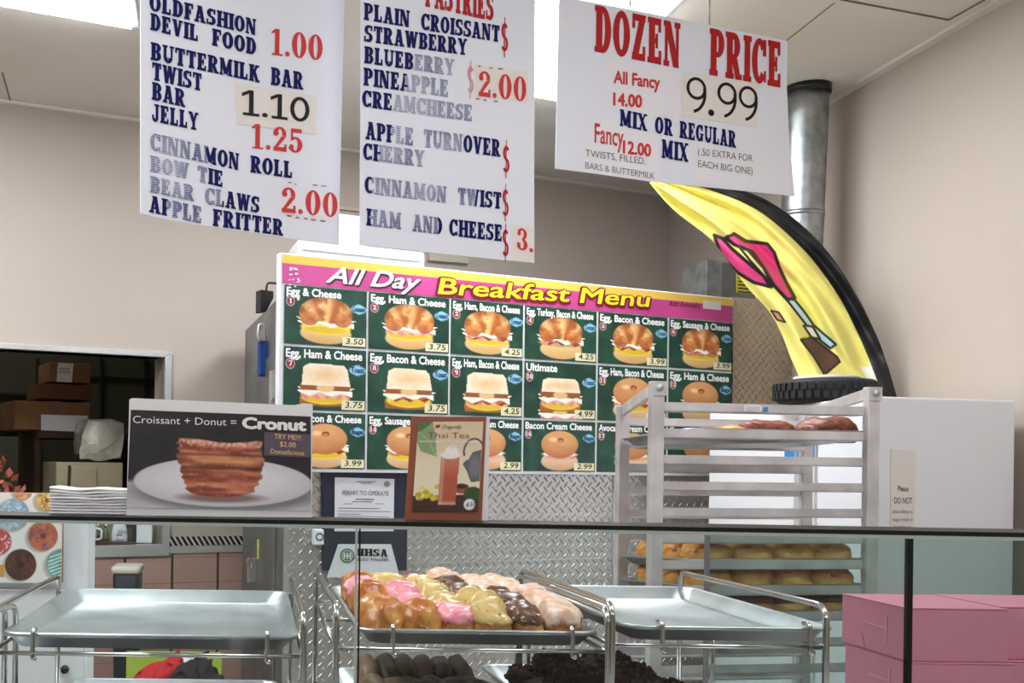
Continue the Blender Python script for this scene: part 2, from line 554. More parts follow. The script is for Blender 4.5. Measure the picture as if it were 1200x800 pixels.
G['N'] = ([R(.06, 0, .19, 1), R(.56, 0, .69, 1), D(.58, 0, .17, 1, .27), R(0, 0, .26, SE), R(0, 1 - SE, .2, 1), R(.49, 1 - SE, .76, 1)], .78)
G['O'] = (A(.37, .5, .37, .5, T, H_, 0, 360, 24), .74)
G['P'] = (stem(.06) + [R(.06, .40, .4, .52), R(.06, 1 - H_, .4, 1)] + A(.38, .70, .29, .30, T, H_, -90, 90), .68)
G['R'] = (stem(.06) + [R(.06, .42, .4, .54), R(.06, 1 - H_, .4, 1), D(.60, 0, .38, .5, .26), R(.5, 0, .76, SE)] + A(.38, .72, .29, .28, T, H_, -90, 90), .76)
G['S'] = (A(.32, .72, .3, .28, T, H_, 40, 270, 12) + A(.32, .28, .32, .28, T, H_, -140, 90, 12) + [R(.48, .68, .6, .98), R(.0, .02, .12, .34)], .64)
G['T'] = (stem(.24, top=False) + [R(.02, 1 - H_, .66, 1), R(.02, .68, .13, 1), R(.55, .68, .66, 1)], .68)
G['U'] = ([R(.08, .3, .27, 1), R(.54, .3, .67, 1), R(0, 1 - SE, .34, 1), R(.46, 1 - SE, .76, 1)] + A(.375, .32, .295, .32, T, H_, 180, 360), .76)
G['V'] = ([D(.38, 0, .17, 1, .25), D(.40, 0, .60, 1, .17), R(0, 1 - SE, .32, 1), R(.46, 1 - SE, .76, 1)], .76)
G['W'] = ([D(.32, 0, .16, 1, .24), D(.34, 0, .50, 1, .17), D(.70, 0, .52, 1, .24), D(.72, 0, .88, 1, .17), R(0, 1 - SE, .3, 1), R(.38, 1 - SE, .66, 1), R(.76, 1 - SE, 1.02, 1)], 1.02)
G['X'] = ([D(.60, 0, .16, 1, .26), D(.16, 0, .58, 1, .13), R(0, 0, .3, SE), R(.46, 0, .76, SE), R(0, 1 - SE, .3, 1), R(.46, 1 - SE, .74, 1)], .76)
G['Y'] = ([D(.40, .4, .16, 1, .25), D(.40, .4, .60, 1, .17), R(.3, 0, .5, .48), R(.2, 0, .6, SE), R(0, 1 - SE, .3, 1), R(.48, 1 - SE, .76, 1)], .76)
G['Z'] = ([R(.04, 0, .62, H_), R(.04, 1 - H_, .62, 1), D(.15, 0, .51, 1, .27), R(.5, 0, .62, .32), R(.04, .68, .16, 1)], .66)
G['0'] = (A(.31, .5, .31, .5, .215, .06, 0, 360, 24), .66)
G['1'] = ([R(.17, 0, .36, 1), R(.04, 0, .5, .06), [(.02, .8), (.17, .86), (.17, 1), (.02, .86)]], .54)
G['2'] = (A(.29, .72, .27, .28, .17, .08, -20, 190, 12) + [[(.02, .1), (.16, .1), (.56, .62), (.36, .62)], R(.02, 0, .56, .17), R(.48, 0, .58, .3)] + A(.13, .72, .11, .11, .11, .11, 0, 360, 10), .62)
G['3'] = (A(.28, .74, .26, .26, .17, .08, -90, 160, 12) + A(.28, .27, .3, .27, .2, .08, -160, 90, 12) + A(.12, .74, .1, .1, .1, .1, 0, 360, 8) + A(.11, .24, .1, .1, .1, .1, 0, 360, 8), .62)
G['4'] = ([R(.32, 0, .5, 1), [(.0, .26), (.1, .26), (.46, 1), (.34, 1)], R(0, .2, .62, .3), R(.2, 0, .6, .06)], .64)
G['5'] = ([R(.08, .5, .17, 1), R(.08, .84, .54, 1)] + A(.27, .33, .31, .33, .2, .08, -160, 130, 14) + A(.11, .24, .1, .1, .1, .1, 0, 360, 8), .62)
G['9'] = (A(.3, .68, .3, .32, .2, .08, 0, 360, 16) + A(.3, .4, .3, .4, .2, .08, -140, 20, 10), .62)
G['6'] = (A(.3, .32, .3, .32, .2, .08, 0, 360, 16) + A(.3, .6, .3, .4, .2, .08, 40, 180, 10), .62)
G['7'] = ([R(.02, .84, .58, 1), [(.14, 0), (.36, 0), (.58, .9), (.42, .9)], R(.02, .7, .1, 1)], .6)
G['8'] = (A(.3, .73, .26, .27, .17, .08, 0, 360, 16) + A(.3, .27, .3, .27, .19, .08, 0, 360, 16), .62)
G['.'] = (A(.1, .1, .1, .1, .1, .1, 0, 360, 10), .24)
G['$'] = (A(.27, .70, .24, .24, .16, .1, 30, 270, 10) + A(.27, .30, .26, .24, .16, .1, -150, 90, 10) + [R(.235, -.12, .30, 1.12)], .56)
P1 = {}
P1['0'] = (A(.31, .5, .31, .5, .13, .13, 0, 360, 28), .62)
P1['1'] = ([R(.22, 0, .36, 1), R(.04, 0, .54, .11), [(.0, .72), (.22, .86), (.22, 1), (.0, .86)]], .56)
P1['.'] = (A(.09, .09, .09, .09, .09, .09, 0, 360, 12), .2)
P1['9'] = (A(.29, .69, .29, .31, .085, .085, 0, 360, 26) + A(.13, .56, .45, .56, .085, .085, -78, 18, 14), .58)
def slab_geo(s, G=None):
    G = G or globals()['G']
    v = []; f = []; x = 0.0
    for ch in s:
        if ch == ' ': x += .34; continue
        polys, w = G[ch]
        for pi, p in enumerate(polys):
            b = len(v)
            v += [(x + a, c, (pi % 14) * 2.2e-5) for a, c in p]
            # keep faces turned to the front
            ar = sum(p[i][0] * p[(i + 1) % len(p)][1] - p[(i + 1) % len(p)][0] * p[i][1] for i in range(len(p)))
            idx = [b + i for i in range(len(p))]
            f.append(idx if ar > 0 else idx[::-1])
        x += w + .06
    return v, f, x - .06

def put_text(mb, pl, geo, p0, p1, cap, off=.0012, m=0):
    v, f, w = geo
    u0, v0 = pl.hit(*p0); u1, v1 = pl.hit(*p1); uc, vc = pl.hit(p0[0], p0[1] - cap)
    h = vc - v0
    mb.add([pl.at(u0 + (u1 - u0) * x / w, v0 + (v1 - v0) * x / w + y * h, off + dz) for x, y, dz in v], f, m)
    return mb
def word(pl, s, p0, p1, cap, mt, root, font='slab', off=.0012, bold=0.0, shear=0.0, name='lettering', sub=None, fade=None):
    mb = MB()
    geo = slab_geo(s) if font == 'slab' else slab_geo(s, P1) if font == 'plain' else sans_geo(s, bold, shear)
    put_text(mb, pl, geo, p0, p1, cap, off)
    if fade:                      # the worn stretch of a word, as fractions of its length
        mb.m = [1 if fade[0] <= sum(geo[0][i][0] for i in f) / len(f) / geo[2] <= fade[1] else 0 for f in geo[1]]
        mt = [mt, M['navy_faded']]
    return build(mb, name, mt, sub or root)
def quad_px(pl, pts, off, mb=None, m=0):
    mb = mb if mb is not None else globals()['mb']
    P = [pl.px(x, y, off) for x, y in pts]
    # order so that the face looks along +N
    n = (P[1] - P[0]).cross(P[2] - P[0])
    idx = list(range(len(P)))
    if n.dot(pl.N) < 0: idx = idx[::-1]
    return mb.add(P, [idx], m)
def panel_px(pl, pts, thick, front=0.0, mb=None, m=0, side=None):
    """A sheet whose front face has the outline pts and that goes back by thick."""
    mb = mb if mb is not None else globals()['mb']
    P = [pl.px(x, y, front) for x, y in pts]
    n = (P[1] - P[0]).cross(P[2] - P[0])
    if n.dot(pl.N) < 0: P = P[::-1]
    return mb.prism(P, -pl.N * thick, m, side)

# ------------------------------------------------------------------ painted prints (flat pictures on signs)
rng = np.random.default_rng(7)
def vnoise(Hh, Ww, fy, fx, seed=0):
    r = np.random.default_rng(seed)
    g = r.random((fy + 2, fx + 2))
    y = np.linspace(0, fy, Hh); x = np.linspace(0, fx, Ww)
    yi = y.astype(int); xi = x.astype(int); ty = (y - yi)[:, None]; tx = (x - xi)[None, :]
    ty = ty * ty * (3 - 2 * ty); tx = tx * tx * (3 - 2 * tx)
    a = g[yi][:, xi]; b = g[yi][:, xi + 1]; c = g[yi + 1][:, xi]; d = g[yi + 1][:, xi + 1]
    return a * (1 - ty) * (1 - tx) + b * (1 - ty) * tx + c * ty * (1 - tx) + d * ty * tx
class Canvas:
    def __init__(s, Ww, Hh, asp, bg):
        s.w, s.h, s.a = Ww, Hh, asp
        s.X, s.Y = np.meshgrid(np.linspace(0, asp, Ww), np.linspace(0, 1, Hh))
        s.c = np.ones((Hh, Ww, 3)) * np.array(bg, float)
        s.px = 1.0 / Hh
    def blend(s, mask, col):
        mask = np.clip(mask, 0, 1)[..., None]
        col = np.asarray(col, float)
        s.c = s.c * (1 - mask) + col * mask
    def em(s, cx, cy, rx, ry, rot=0, soft=None):
        dx = s.X - cx; dy = s.Y - cy
        ca, sa = math.cos(rot), math.sin(rot)
        u = (dx * ca + dy * sa) / rx; v = (-dx * sa + dy * ca) / ry
        d = np.sqrt(u * u + v * v)
        sf = soft if soft else s.px * 1.2 / min(rx, ry)
        return np.clip((1 - d) / sf + .5, 0, 1), u, v, d
    def ell(s, cx, cy, rx, ry, col, rot=0, soft=None, k=1.0):
        s.blend(s.em(cx, cy, rx, ry, rot, soft)[0] * k, col)
    def pm(s, pts):
        inside = np.zeros_like(s.X, bool)
        n = len(pts)
        for i in range(n):
            x1, y1 = pts[i]; x2, y2 = pts[(i + 1) % n]
            if y1 == y2: continue
            cond = ((s.Y >= min(y1, y2)) & (s.Y < max(y1, y2)))
            xi = x1 + (s.Y - y1) / (y2 - y1) * (x2 - x1)
            inside ^= cond & (s.X < xi)
        return inside.astype(float)
    def poly(s, pts, col, k=1.0): s.blend(s.pm(pts) * k, col)
    def line(s, pts, w, col, k=1.0):
        d = np.full_like(s.X, 9.0)
        for i in range(len(pts) - 1):
            (x1, y1), (x2, y2) = pts[i], pts[i + 1]
            L2 = (x2 - x1) ** 2 + (y2 - y1) ** 2 + 1e-12
            t = np.clip(((s.X - x1) * (x2 - x1) + (s.Y - y1) * (y2 - y1)) / L2, 0, 1)
            d = np.minimum(d, np.hypot(s.X - x1 - t * (x2 - x1), s.Y - y1 - t * (y2 - y1)))
        s.blend(np.clip((w - d) / s.px + .5, 0, 1) * k, col)
    def colors(s):
        l = lin(np.clip(s.c, 0, 255)).reshape(-1, 3)
        return np.concatenate([l, np.ones((len(l), 1))], 1)
def print_px(pl, canvas, quad, name, root, off=.001, mt=None):
    """quad: px of top-left, top-right, bottom-right, bottom-left"""
    tl, tr, br, bl = [pl.hit(*q) for q in quad]
    mb = MB(); P = []
    for j in range(canvas.h):
        t = j / (canvas.h - 1)
        row = []
        for i in range(canvas.w):
            q = i / (canvas.w - 1)
            u = (tl[0] * (1 - q) + tr[0] * q) * (1 - t) + (bl[0] * (1 - q) + br[0] * q) * t
            v = (tl[1] * (1 - q) + tr[1] * q) * (1 - t) + (bl[1] * (1 - q) + br[1] * q) * t
            row.append(pl.at(u, v, off))
        P.append(row)
    Wd = canvas.w
    mb.add([p for r in P for p in r], [(j * Wd + i, (j + 1) * Wd + i, (j + 1) * Wd + i + 1, j * Wd + i + 1) for j in range(canvas.h - 1) for i in range(Wd - 1)])
    return build(mb, name, mt or M['print'], root, colors=canvas.colors())
# ------------------------------------------------------------------ the room
CEIL = EYE + 1.535
wA = Vector((-1.09, 4.72, 0)); wB = Vector((2.29, 6.20, 0))
WP = Plane(wA, wB)                                  # back wall, runs away to the right
RW = Vector((0.0438, -1.0, 0)).normalized()         # right wall, from the corner towards us
corner = wB.copy()
uL = (-3.4 - wA.x) / WP.U.x                          # far left end of the back wall
uR = (wB - wA).dot(WP.U)
u_in, v_top = WP.hit(192, 419); _, v_bot = WP.hit(185, 637)
u_l, _ = WP.hit(-75, 520)
TH = .12
mb = MB()
def wallbox(mb, u0, u1, v0, v1, front=0.0, th=TH, m=0):
    return mb.obox(WP.at(u0, v0, front), WP.U * (u1 - u0), -WP.N * th, WP.V * (v1 - v0), m)
wallbox(mb, uL, u_l, 0, CEIL); wallbox(mb, u_in, uR, 0, CEIL)
wallbox(mb, u_l, u_in, v_top, CEIL); wallbox(mb, u_l, u_in, 0, v_bot)
structure(mb, 'wall_back', M['paint'])
near_r = corner + RW * 9.3
mb = MB(); mb.obox(corner, near_r - corner, Vector((.12, 0, 0)), (0, 0, CEIL))
structure(mb, 'wall_right', M['paint'])
mb = MB(); mb.box(-3.52, -3.4, -3.1, 3.75, 0, CEIL); structure(mb, 'wall_left', M['paint'])
mb = MB(); mb.box(-3.4, 2.75, -3.2, -3.1, 0, CEIL); structure(mb, 'wall_front', M['paint'])
mb = MB(); mb.box(-3.6, 3.0, -3.3, 8.6, -.1, 0); structure(mb, 'floor', M['floor'])
mb = MB(); mb.box(-3.6, 3.0, -3.3, 8.6, CEIL, CEIL + .1); structure(mb, 'ceiling', M['ceil'])
# joints of the ceiling boards: dark lines on the ceiling seen at the upper right and left
def ceil_pt(px, py):
    d = ray(px, py); t = (CEIL - .001 - EYE) / d.z
    p = CO + d * t; return p
def ceil_strip(mb, a, b, w=.006):
    A_, B_ = ceil_pt(*a), ceil_pt(*b)
    d = (B_ - A_).normalized(); n = d.cross(Vector((0, 0, 1))).normalized()
    mb.obox(A_ - n * w / 2, B_ - A_, n * w, Vector((0, 0, -.003)))
mb = MB()
ceil_strip(mb, (985, -1), (1112, 23)); ceil_strip(mb, (1112, 23), (1160, -4)); ceil_strip(mb, (978, 3), (922, 47), .002)
ceil_strip(mb, (3, 85), (12, 118), .005)
structure(mb, 'trim_1', M['ceil_line'])
mb = MB()      # pale angle along the right wall under the ceiling
mb.obox(corner + Vector((-.035, 0, CEIL - .012)), near_r - corner, (.035, 0, 0), (0, 0, .012))
structure(mb, 'trim_2', M['ceil'])
mb = MB(); wallbox(mb, uL, uR, CEIL - .014, CEIL - .001, .03, .03); structure(mb, 'trim_3', M['ceil'])
# pink tiled lower wall with a rope-pattern border and a metal strip
_, v_tile = WP.hit(240, 646)
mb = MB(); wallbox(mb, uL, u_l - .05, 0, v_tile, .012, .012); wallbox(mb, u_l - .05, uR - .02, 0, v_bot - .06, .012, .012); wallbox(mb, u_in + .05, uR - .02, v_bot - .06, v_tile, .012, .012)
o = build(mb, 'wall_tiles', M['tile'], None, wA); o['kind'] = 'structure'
# local x of the tile pattern must run along the wall
def along(o, org=wA):
    R_ = Matrix((WP.U, -WP.N, Vector((0, 0, 1)))).transposed().to_4x4()
    Lm = Matrix.Translation(o.location)
    inv = R_.inverted()
    for v in o.data.vertices: v.co = inv @ v.co
    o.rotation_euler = R_.to_euler()
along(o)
u_f, _ = WP.hit(196, 640)
_, v0 = WP.hit(240, 642); _, v1 = WP.hit(240, 628)
mb = MB(); wallbox(mb, u_f, uR - .02, v0 + .015, v1, .02, .02)
o = build(mb, 'trim_4', M['rope'], None, wA); o['kind'] = 'structure'; along(o)
mb = MB(); wallbox(mb, u_f, uR - .02, v_tile - .004, v0 + .013, .018, .018); structure(mb, 'trim_5', M['frame_steel'])

# steel frame of the kitchen pass-through
fo_u, fo_v = WP.hit(200, 413); _, fb_v = WP.hit(192, 651)
mb = MB()
fl = u_l - .06
def mitre(mb, pts):
    mb.prism([WP.at(u, v, .022) for u, v in pts], -WP.N * (TH + .03))
mitre(mb, [(fl, v_top), (u_in, v_top), (fo_u, fo_v), (fl, fo_v)])
mitre(mb, [(u_in, v_bot), (fo_u, fb_v), (fo_u, fo_v), (u_in, v_top)])
mitre(mb, [(fl, fb_v), (fo_u, fb_v), (u_in, v_bot), (fl, v_bot)])
o = structure(mb, 'window_1', M['frame_steel'], .003)

# kitchen behind the opening
kd = 2.3
mb = MB()
mb.obox(WP.at(uL - .5, 0, -kd), WP.U * 5.2, -WP.N * .1, (0, 0, CEIL))
structure(mb, 'wall_kitchen', M['green_cab'])
mb = MB()
ku = u_in + .75
mb.obox(WP.at(ku, 0, -TH), -WP.N * (kd - TH), WP.U * .1, (0, 0, CEIL))
structure(mb, 'wall_kitchen_side', M['green_cab'])
mb = MB()
mb.obox(WP.at(uL - .5, 0, -TH), -WP.N * (kd - TH), -WP.U * .1, (0, 0, CEIL))
structure(mb, 'wall_kitchen_end', M['green_cab'])

# ceiling lights: two in view, more over the shop behind us
def ceiling_light(c, a, b, label, mt='lamp'):
    """c = a corner; a, b = edge vectors"""
    c = Vector((c[0], c[1], CEIL)); a = Vector(a); b = Vector(b)
    t = thing('ceiling_light', label, 'ceiling light', c + (a + b) / 2 - Vector((0, 0, .02)), 'ceiling lights')
    f = MB(); w = .025; ah, bh = a.normalized(), b.normalized(); d = Vector((0, 0, -.014))
    f.obox(c, a, bh * w, d); f.obox(c + b - bh * w, a, bh * w, d)
    f.obox(c + bh * w, b - bh * 2 * w, ah * w, d); f.obox(c + a - ah * w + bh * w, b - bh * 2 * w, ah * w, d)
    build(f, 'frame', M['white'], t)
    p = MB(); p.obox(c + ah * w + bh * w, a - ah * 2 * w, b - bh * 2 * w, Vector((0, 0, -.030)))
    build(p, 'diffuser', M[mt], t)
    return t
UW = WP.U
ca = ceil_pt(163, 29)
ceiling_light(ca, -UW * 1.22, RW * .62, 'long glowing ceiling light above the leftmost hanging price sign')
cb = ceil_pt(677, 117)
ceiling_light(cb, -UW * .62, RW * 1.25, 'glowing ceiling light seen between the middle and right hanging signs')
for (x, y, lb) in ((-1.6, 1.2, 'ceiling light over the customer side, left'), (.9, 1.0, 'ceiling light over the customer side, right'),
                   (-1.6, -1.4, 'ceiling light near the shop front, left'), (.9, -1.4, 'ceiling light near the shop front, right')):
    ceiling_light((x, y), Vector((1.22, 0, 0)), Vector((0, .62, 0)), lb, 'lamp_front')

kc = WP.at(u_in - 1.3, 0, -1.0)  # extra light out of view, added because the kitchen came out too dark
ceiling_light((kc.x, kc.y), UW * 1.2, -WP.N * .6, 'unseen fill light added to brighten the kitchen behind the pass-through', 'lamp_fill')

# ------------------------------------------------------------------ steel-clad walk-in cooler under the menu board
bA = W(331, 424, 3.80); bB = W(858, 451, 4.67)
BP = Plane(bA, bB)                                   # front of the menu board
CP = Plane(bA, bB, back=.035)                        # cooler front
SD = Vector((-.13, 1, 0))                                             # direction into the depth
u0, ztop = CP.hit(336, 339)
u1, _ = CP.hit(853, 560)
cool = thing('walk_in_cooler', 'walk-in cooler clad in diamond plate under the breakfast menu', 'cooler', CP.at((u0 + u1) / 2, 0, 0))
P0 = CP.at(u0, 0); depth = 1.18
mb = MB(); mb.obox(P0 - CP.N * .004, CP.U * (u1 - u0), SD * depth, (0, 0, ztop))
build(mb, 'body', M['steel_dk'], cool, bevel=.004)
def aligned(mb, name, mt, root, pl):
    """mesh with its own axes along the plane, so the plate pattern lies flat on it"""
    o = build(mb, name, mt, root)
    R_ = Matrix((pl.U, -pl.N, Vector((0, 0, 1)))).transposed().to_4x4(); inv = R_.inverted()
    for v in o.data.vertices: v.co = inv @ v.co
    o.rotation_euler = R_.to_euler()
    return o
mb = MB(); mb.obox(CP.at(u0 + .012, .02, .003), CP.U * (u1 - u0 - .012), -CP.N * .006, (0, 0, ztop - .02))
aligned(mb, 'front_cladding', M['plate'], cool, CP)
for pv in (1.045,):
    mb = MB(); mb.obox(CP.at(u0 + .012, pv, .005), CP.U * (u1 - u0 - .012), -CP.N * .003, (0, 0, .005)); build(mb, 'cladding_seam', M['steel'], cool)
us, _ = CP.hit(717, 620)
mb = MB(); mb.obox(CP.at(us, .02, .008), CP.U * .02, -CP.N * .006, (0, 0, ztop - .1)); build(mb, 'joint_strip', M['steel'], cool)
mb = MB(); mb.obox(CP.at(u0, .02, .006), CP.U * .018, -CP.N * .008, (0, 0, ztop - .02))
for k in range(40):
    mb.obox(CP.at(u0 + .004, .3 + k * .035, .010), CP.U * .01, -CP.N * .006, (0, 0, .016))
build(mb, 'corner_strip', M['steel'], cool)
# door on the side face: panel, seam, latch
SPl = Plane(P0 + SD * depth, P0)                     # left side face, seen obliquely
so = thing  # alias unused
N_s = SPl.N
def side(d, z, off=0.0): return P0 + SD * d + Vector((0, 0, z)) + N_s * off
mb = MB(); mb.obox(side(.16, .08, .012), SD * .9, -N_s * .012, (0, 0, ztop - .28))
door = build(mb, 'door', M['steel_dk'], cool, bevel=.004)
mb = MB(); mb.obox(side(.60, EYE - .47, .05), SD * .02, -N_s * .04, (0, 0, .10)); mb.obox(side(.46, EYE - .40, .055), SD * .17, -N_s * .012, (0, 0, .018))
build(mb, 'handle', M['chrome'], door, bevel=.003)
mb = MB(); mb.obox(side(.55, EYE - .37, .016), SD * .03, -N_s * .004, (0, 0, .075)); build(mb, 'tag', M['yellow_tag'], door)
for zz in (EYE + .235, EYE - .95):
    mb = MB(); mb.obox(side(.09, zz, .03), SD * .11, -N_s * .03, (0, 0, .085)); mb.obox(side(.13, zz - .025, .036), SD * .03, -N_s * .02, (0, 0, .13))
    build(mb, 'hinge', M['steel'], door, bevel=.004)
# taller plate panel right of the menu, up to the right wall
u2, z2 = CP.hit(862, 348); u3, _ = CP.hit(942, 400)
mb = MB(); mb.obox(CP.at(u1 + .02, 0, .0), CP.U * (u3 - u1 - .075), -CP.N * .03, (0, 0, z2))
o = build(mb, 'plate_panel', M['plate_lit'], None, CP.at(u1, 0, 0))
R_ = Matrix((CP.U, -CP.N, Vector((0, 0, 1)))).transposed().to_4x4(); inv = R_.inverted()
for v in o.data.vertices: v.co = inv @ v.co
o.rotation_euler = R_.to_euler()
setp(o, 'diamond plate panel tinted tan for warm light, right of the breakfast menu behind the flag', 'metal panel')

# things on the cooler: sensor box, galvanised box, white air unit
top = ztop
def on_cooler(px, d):
    u, _ = CP.hit(px, 500); return CP.at(u, 0) + SD * d
# black box hanging on a bracket at the cooler's left edge
t = thing('sensor_box', 'small black box on a bent wire at the cooler top left', 'box', side(.30, top))
pl_s = Plane(side(.30, 0, .0), side(.30, 0, .0) + CP.U)
mb = MB(); panel_px(pl_s, [(306, 339), (321, 341), (321, 349), (312, 365.5), (305.5, 365.5)], .05); build(mb, 'housing', M['black_plastic'], t, bevel=.004)
mb = MB(); mb.tube(fillet([pl_s.px(312, 340), pl_s.px(313, 331), pl_s.px(336, 333)], .02), .004); build(mb, 'wire_bracket', M['black_plastic'], t)
# blue-handled scraper hung from the door edge
t = thing('hanging_scraper', 'blue-handled tool hanging on the grey cooler door', 'tool', side(.50, EYE + .30, .05))
pl_s = Plane(side(.42, 0, .05), side(.42, 0, .05) + CP.U)
mb = MB(); panel_px(pl_s, [(303.5, 399), (316, 399), (315.5, 441), (303.5, 441)], .022); build(mb, 'handle', M['blue'], t, bevel=.008, seg=3)
mb = MB(); mb.tube(fillet([pl_s.px(305, 400), pl_s.px(302, 392), pl_s.px(304, 380), pl_s.px(309, 380), pl_s.px(311, 398)], .02), .007); build(mb, 'hook', M['steel'], t)
mb = MB(); panel_px(pl_s, [(304, 388), (309, 386), (310, 399), (305, 400)], .01, .004); build(mb, 'blade', M['steel'], t, bevel=.002)
# white air unit on top of the cooler behind the menu
t = thing('air_unit', 'white metal air unit on the cooler behind the menu header', 'air unit', on_cooler(425, .2) + Vector((0, 0, top)))
q = Plane(on_cooler(420, .12), on_cooler(420, .12) + CP.U)
ua, va = q.hit(349, 283); ub, vb = q.hit(498, 297)
mb = MB(); mb.obox(q.at(ua, top, 0), q.U * (ub - ua), SD * .22, (0, 0, vb - top + .005)); build(mb, 'casing', M['white'], t, bevel=.01)
mb = MB()
mb.obox(q.at(ua + .02, vb - .034, .006), q.U * (ub - ua - .04), -q.N * .007, (0, 0, .012))
build(mb, 'front_lip', M['white_paper'], t, bevel=.003)
uc, vc = q.hit(394, 247); ud, _ = q.hit(428, 250)
q2 = Plane(on_cooler(420, .23), on_cooler(420, .23) + CP.U)
uc, vc = q2.hit(390, 249); ud, _ = q2.hit(432, 250)
mb = MB(); mb.obox(q2.at(uc, vb - .02, 0), q2.U * (ud - uc), SD * .18, (0, 0, vc - vb + .02)); build(mb, 'duct_box', M['white'], t, bevel=.008)
# beige cover and conduit on the wall behind
mb = MB(); panel_px(WP, [(500, 296), (546, 302), (546, 310), (500, 306)], .03, .03)
setp(build(mb, 'wall_cover', M['beige_plate'], bevel=.004), 'beige cover plate on wall just above the menu header', 'cover plate')
mb = MB(); panel_px(WP, [(330, 236), (470, 249), (470, 253), (330, 240)], .02, .02)
setp(build(mb, 'conduit', M['beige_plate'], bevel=.004), 'thin beige conduit strip on wall between left and middle hanging signs', 'conduit')
# galvanised control box with a yellow label
t = thing('control_box', 'grey galvanised control box with yellow label behind the flag', 'box', on_cooler(846, .06) + Vector((0, 0, top)))
q = Plane(on_cooler(846, .06), on_cooler(846, .06) + CP.U)
ua, va = q.hit(828, 303); ub, vb = q.hit(884, 350)
um, _ = q.hit(845, 303)
mb = MB(); mb.obox(q.at(ua, top - .0, 0), q.U * (ub - ua), SD * .2, (0, 0, va - top)); build(mb, 'casing', M['galv'], t, bevel=.006)
mb = MB(); mb.obox(q.at(um, top, .004), q.U * (ub - um), -q.N * .004, (0, 0, va - top - .01)); build(mb, 'cover', M['steel_dk'], t)
mb = MB(); quad_px(q, [(861, 320), (883, 322), (883, 345), (861, 343)], .006)
lab = build(mb, 'warning_label', M['yellow_tag'], t)
mb = MB()
for k in range(5):
    y = 325 + k * 4
    quad_px(q, [(863, y), (881, y + 1.5), (881, y + 2.8), (863, y + 1.3)], .008, mb)
build(mb, 'print', M['black'], lab)

# galvanised duct to the ceiling by the right wall
t = thing('duct_pipe', 'round galvanised duct rising to the ceiling by the right wall', 'duct', W(936, 380, 4.45))
a = W(947, 100, 4.42); b = W(935, 380, 4.42)
a.z = CEIL
mb = MB(); mb.tube([b + (a - b) * k / 8 for k in range(9)], .078, 28); build(mb, 'pipe', M['galv'], t)
mb = MB(); mb.tube([a - (a - b).normalized() * .03, a], .086, 28); build(mb, 'collar', M['black_plastic'], t)
mb = MB(); mb.tube([b + (a - b) * .45, b + (a - b) * .47], .080, 28); build(mb, 'seam_band', M['galv'], t)

# ------------------------------------------------------------------ breakfast menu board
menu = thing('menu_board', 'wide breakfast menu board with green sandwich pictures and pink header', 'menu board', BP.at(1.0, EYE - .02, 0))
u_a, v_a = BP.hit(331, 298); u_b, v_b = BP.hit(858, 350); v_a2 = (v_a + v_b) / 2
rowsL = [333, 403.5, 480.5, 550]
rv = [BP.hit(331, y)[1] for y in rowsL]
v_hdr = rv[0]; vt = BP.hit(331, 298)[1]; vt2 = BP.hit(331, 308)[1]; v_b0 = rv[3] - .008
mb = MB(); mb.obox(BP.at(u_a - .008, v_b0, 0), BP.U * (u_b - u_a + .012), -BP.N * .03, (0, 0, vt - v_b0 + .006))
build(mb, 'backing_panel', M['white'], menu, bevel=.003)
def band(u0, u1, v0, v1, name, mt, off):
    mb = MB(); mb.obox(BP.at(u0, v0, off), BP.U * (u1 - u0), -BP.N * .002, (0, 0, v1 - v0)); return build(mb, name, mt, menu)
M['hdr_pink'] = mat('pink_header', (206, 78, 148), .45, vary=(3, (190, 66, 136)))
M['hdr_yel'] = mat('yellow_header_band', (238, 196, 84), .45)
band(u_a, u_b, vt2, vt, 'header_band', M['hdr_yel'], .0025)
hdr = band(u_a, u_b, v_hdr + .004, vt2, 'header', M['hdr_pink'], .0025)
M['shadow_ink'] = mat('dark_grey_ink', (70, 40, 60), .5)
put = lambda s, p0, p1, cap, mt, bold, shear, off: word(BP, s, p0, p1, cap, mt, menu, 'sans', off, bold, shear, 'header_lettering', hdr)
put('All Day', (382.5, 332), (494, 342), 20, M['shadow_ink'], .03, .35, .004)
put('All Day', (381, 330.5), (492, 340), 20, M['white_ink'], .018, .35, .0055)
put('Breakfast Menu', (509, 346), (763, 361.5), 22, M['maroon_ink'], .07, .12, .004)
put('Breakfast Menu', (512, 344), (761, 359.5), 19.5, M['yellow_ink'], .016, .12, .0055)
put('Add Avocado', (783, 358), (819, 361), 6.5, M['maroon_ink'], .01, .1, .004)
mb = MB(); quad_px(BP, [(823, 351.5), (844, 353.5), (844, 363.5), (823, 361.5)], .004); build(mb, 'sticker', M['patch'], menu)
# worn white scuffs at the left end of the header
mb = MB()
r_ = random.Random(3)
for k in range(26):
    x = 334 + r_.random() * 15; y = 312 + r_.random() * 38; w = 1 + r_.random() * 3; h = .6 + r_.random() * 2.2
    quad_px(BP, [(x, y), (x + w, y + .2), (x + w, y + h), (x, y + h)], .0062, mb)
build(mb, 'scuffs', M['white_paper'], menu)

colsB = [331, 430, 526.5, 613, 699, 782, 858]
cu_ = [BP.hit(x, 404 + (x - 331) * .053)[0] for x in colsB]

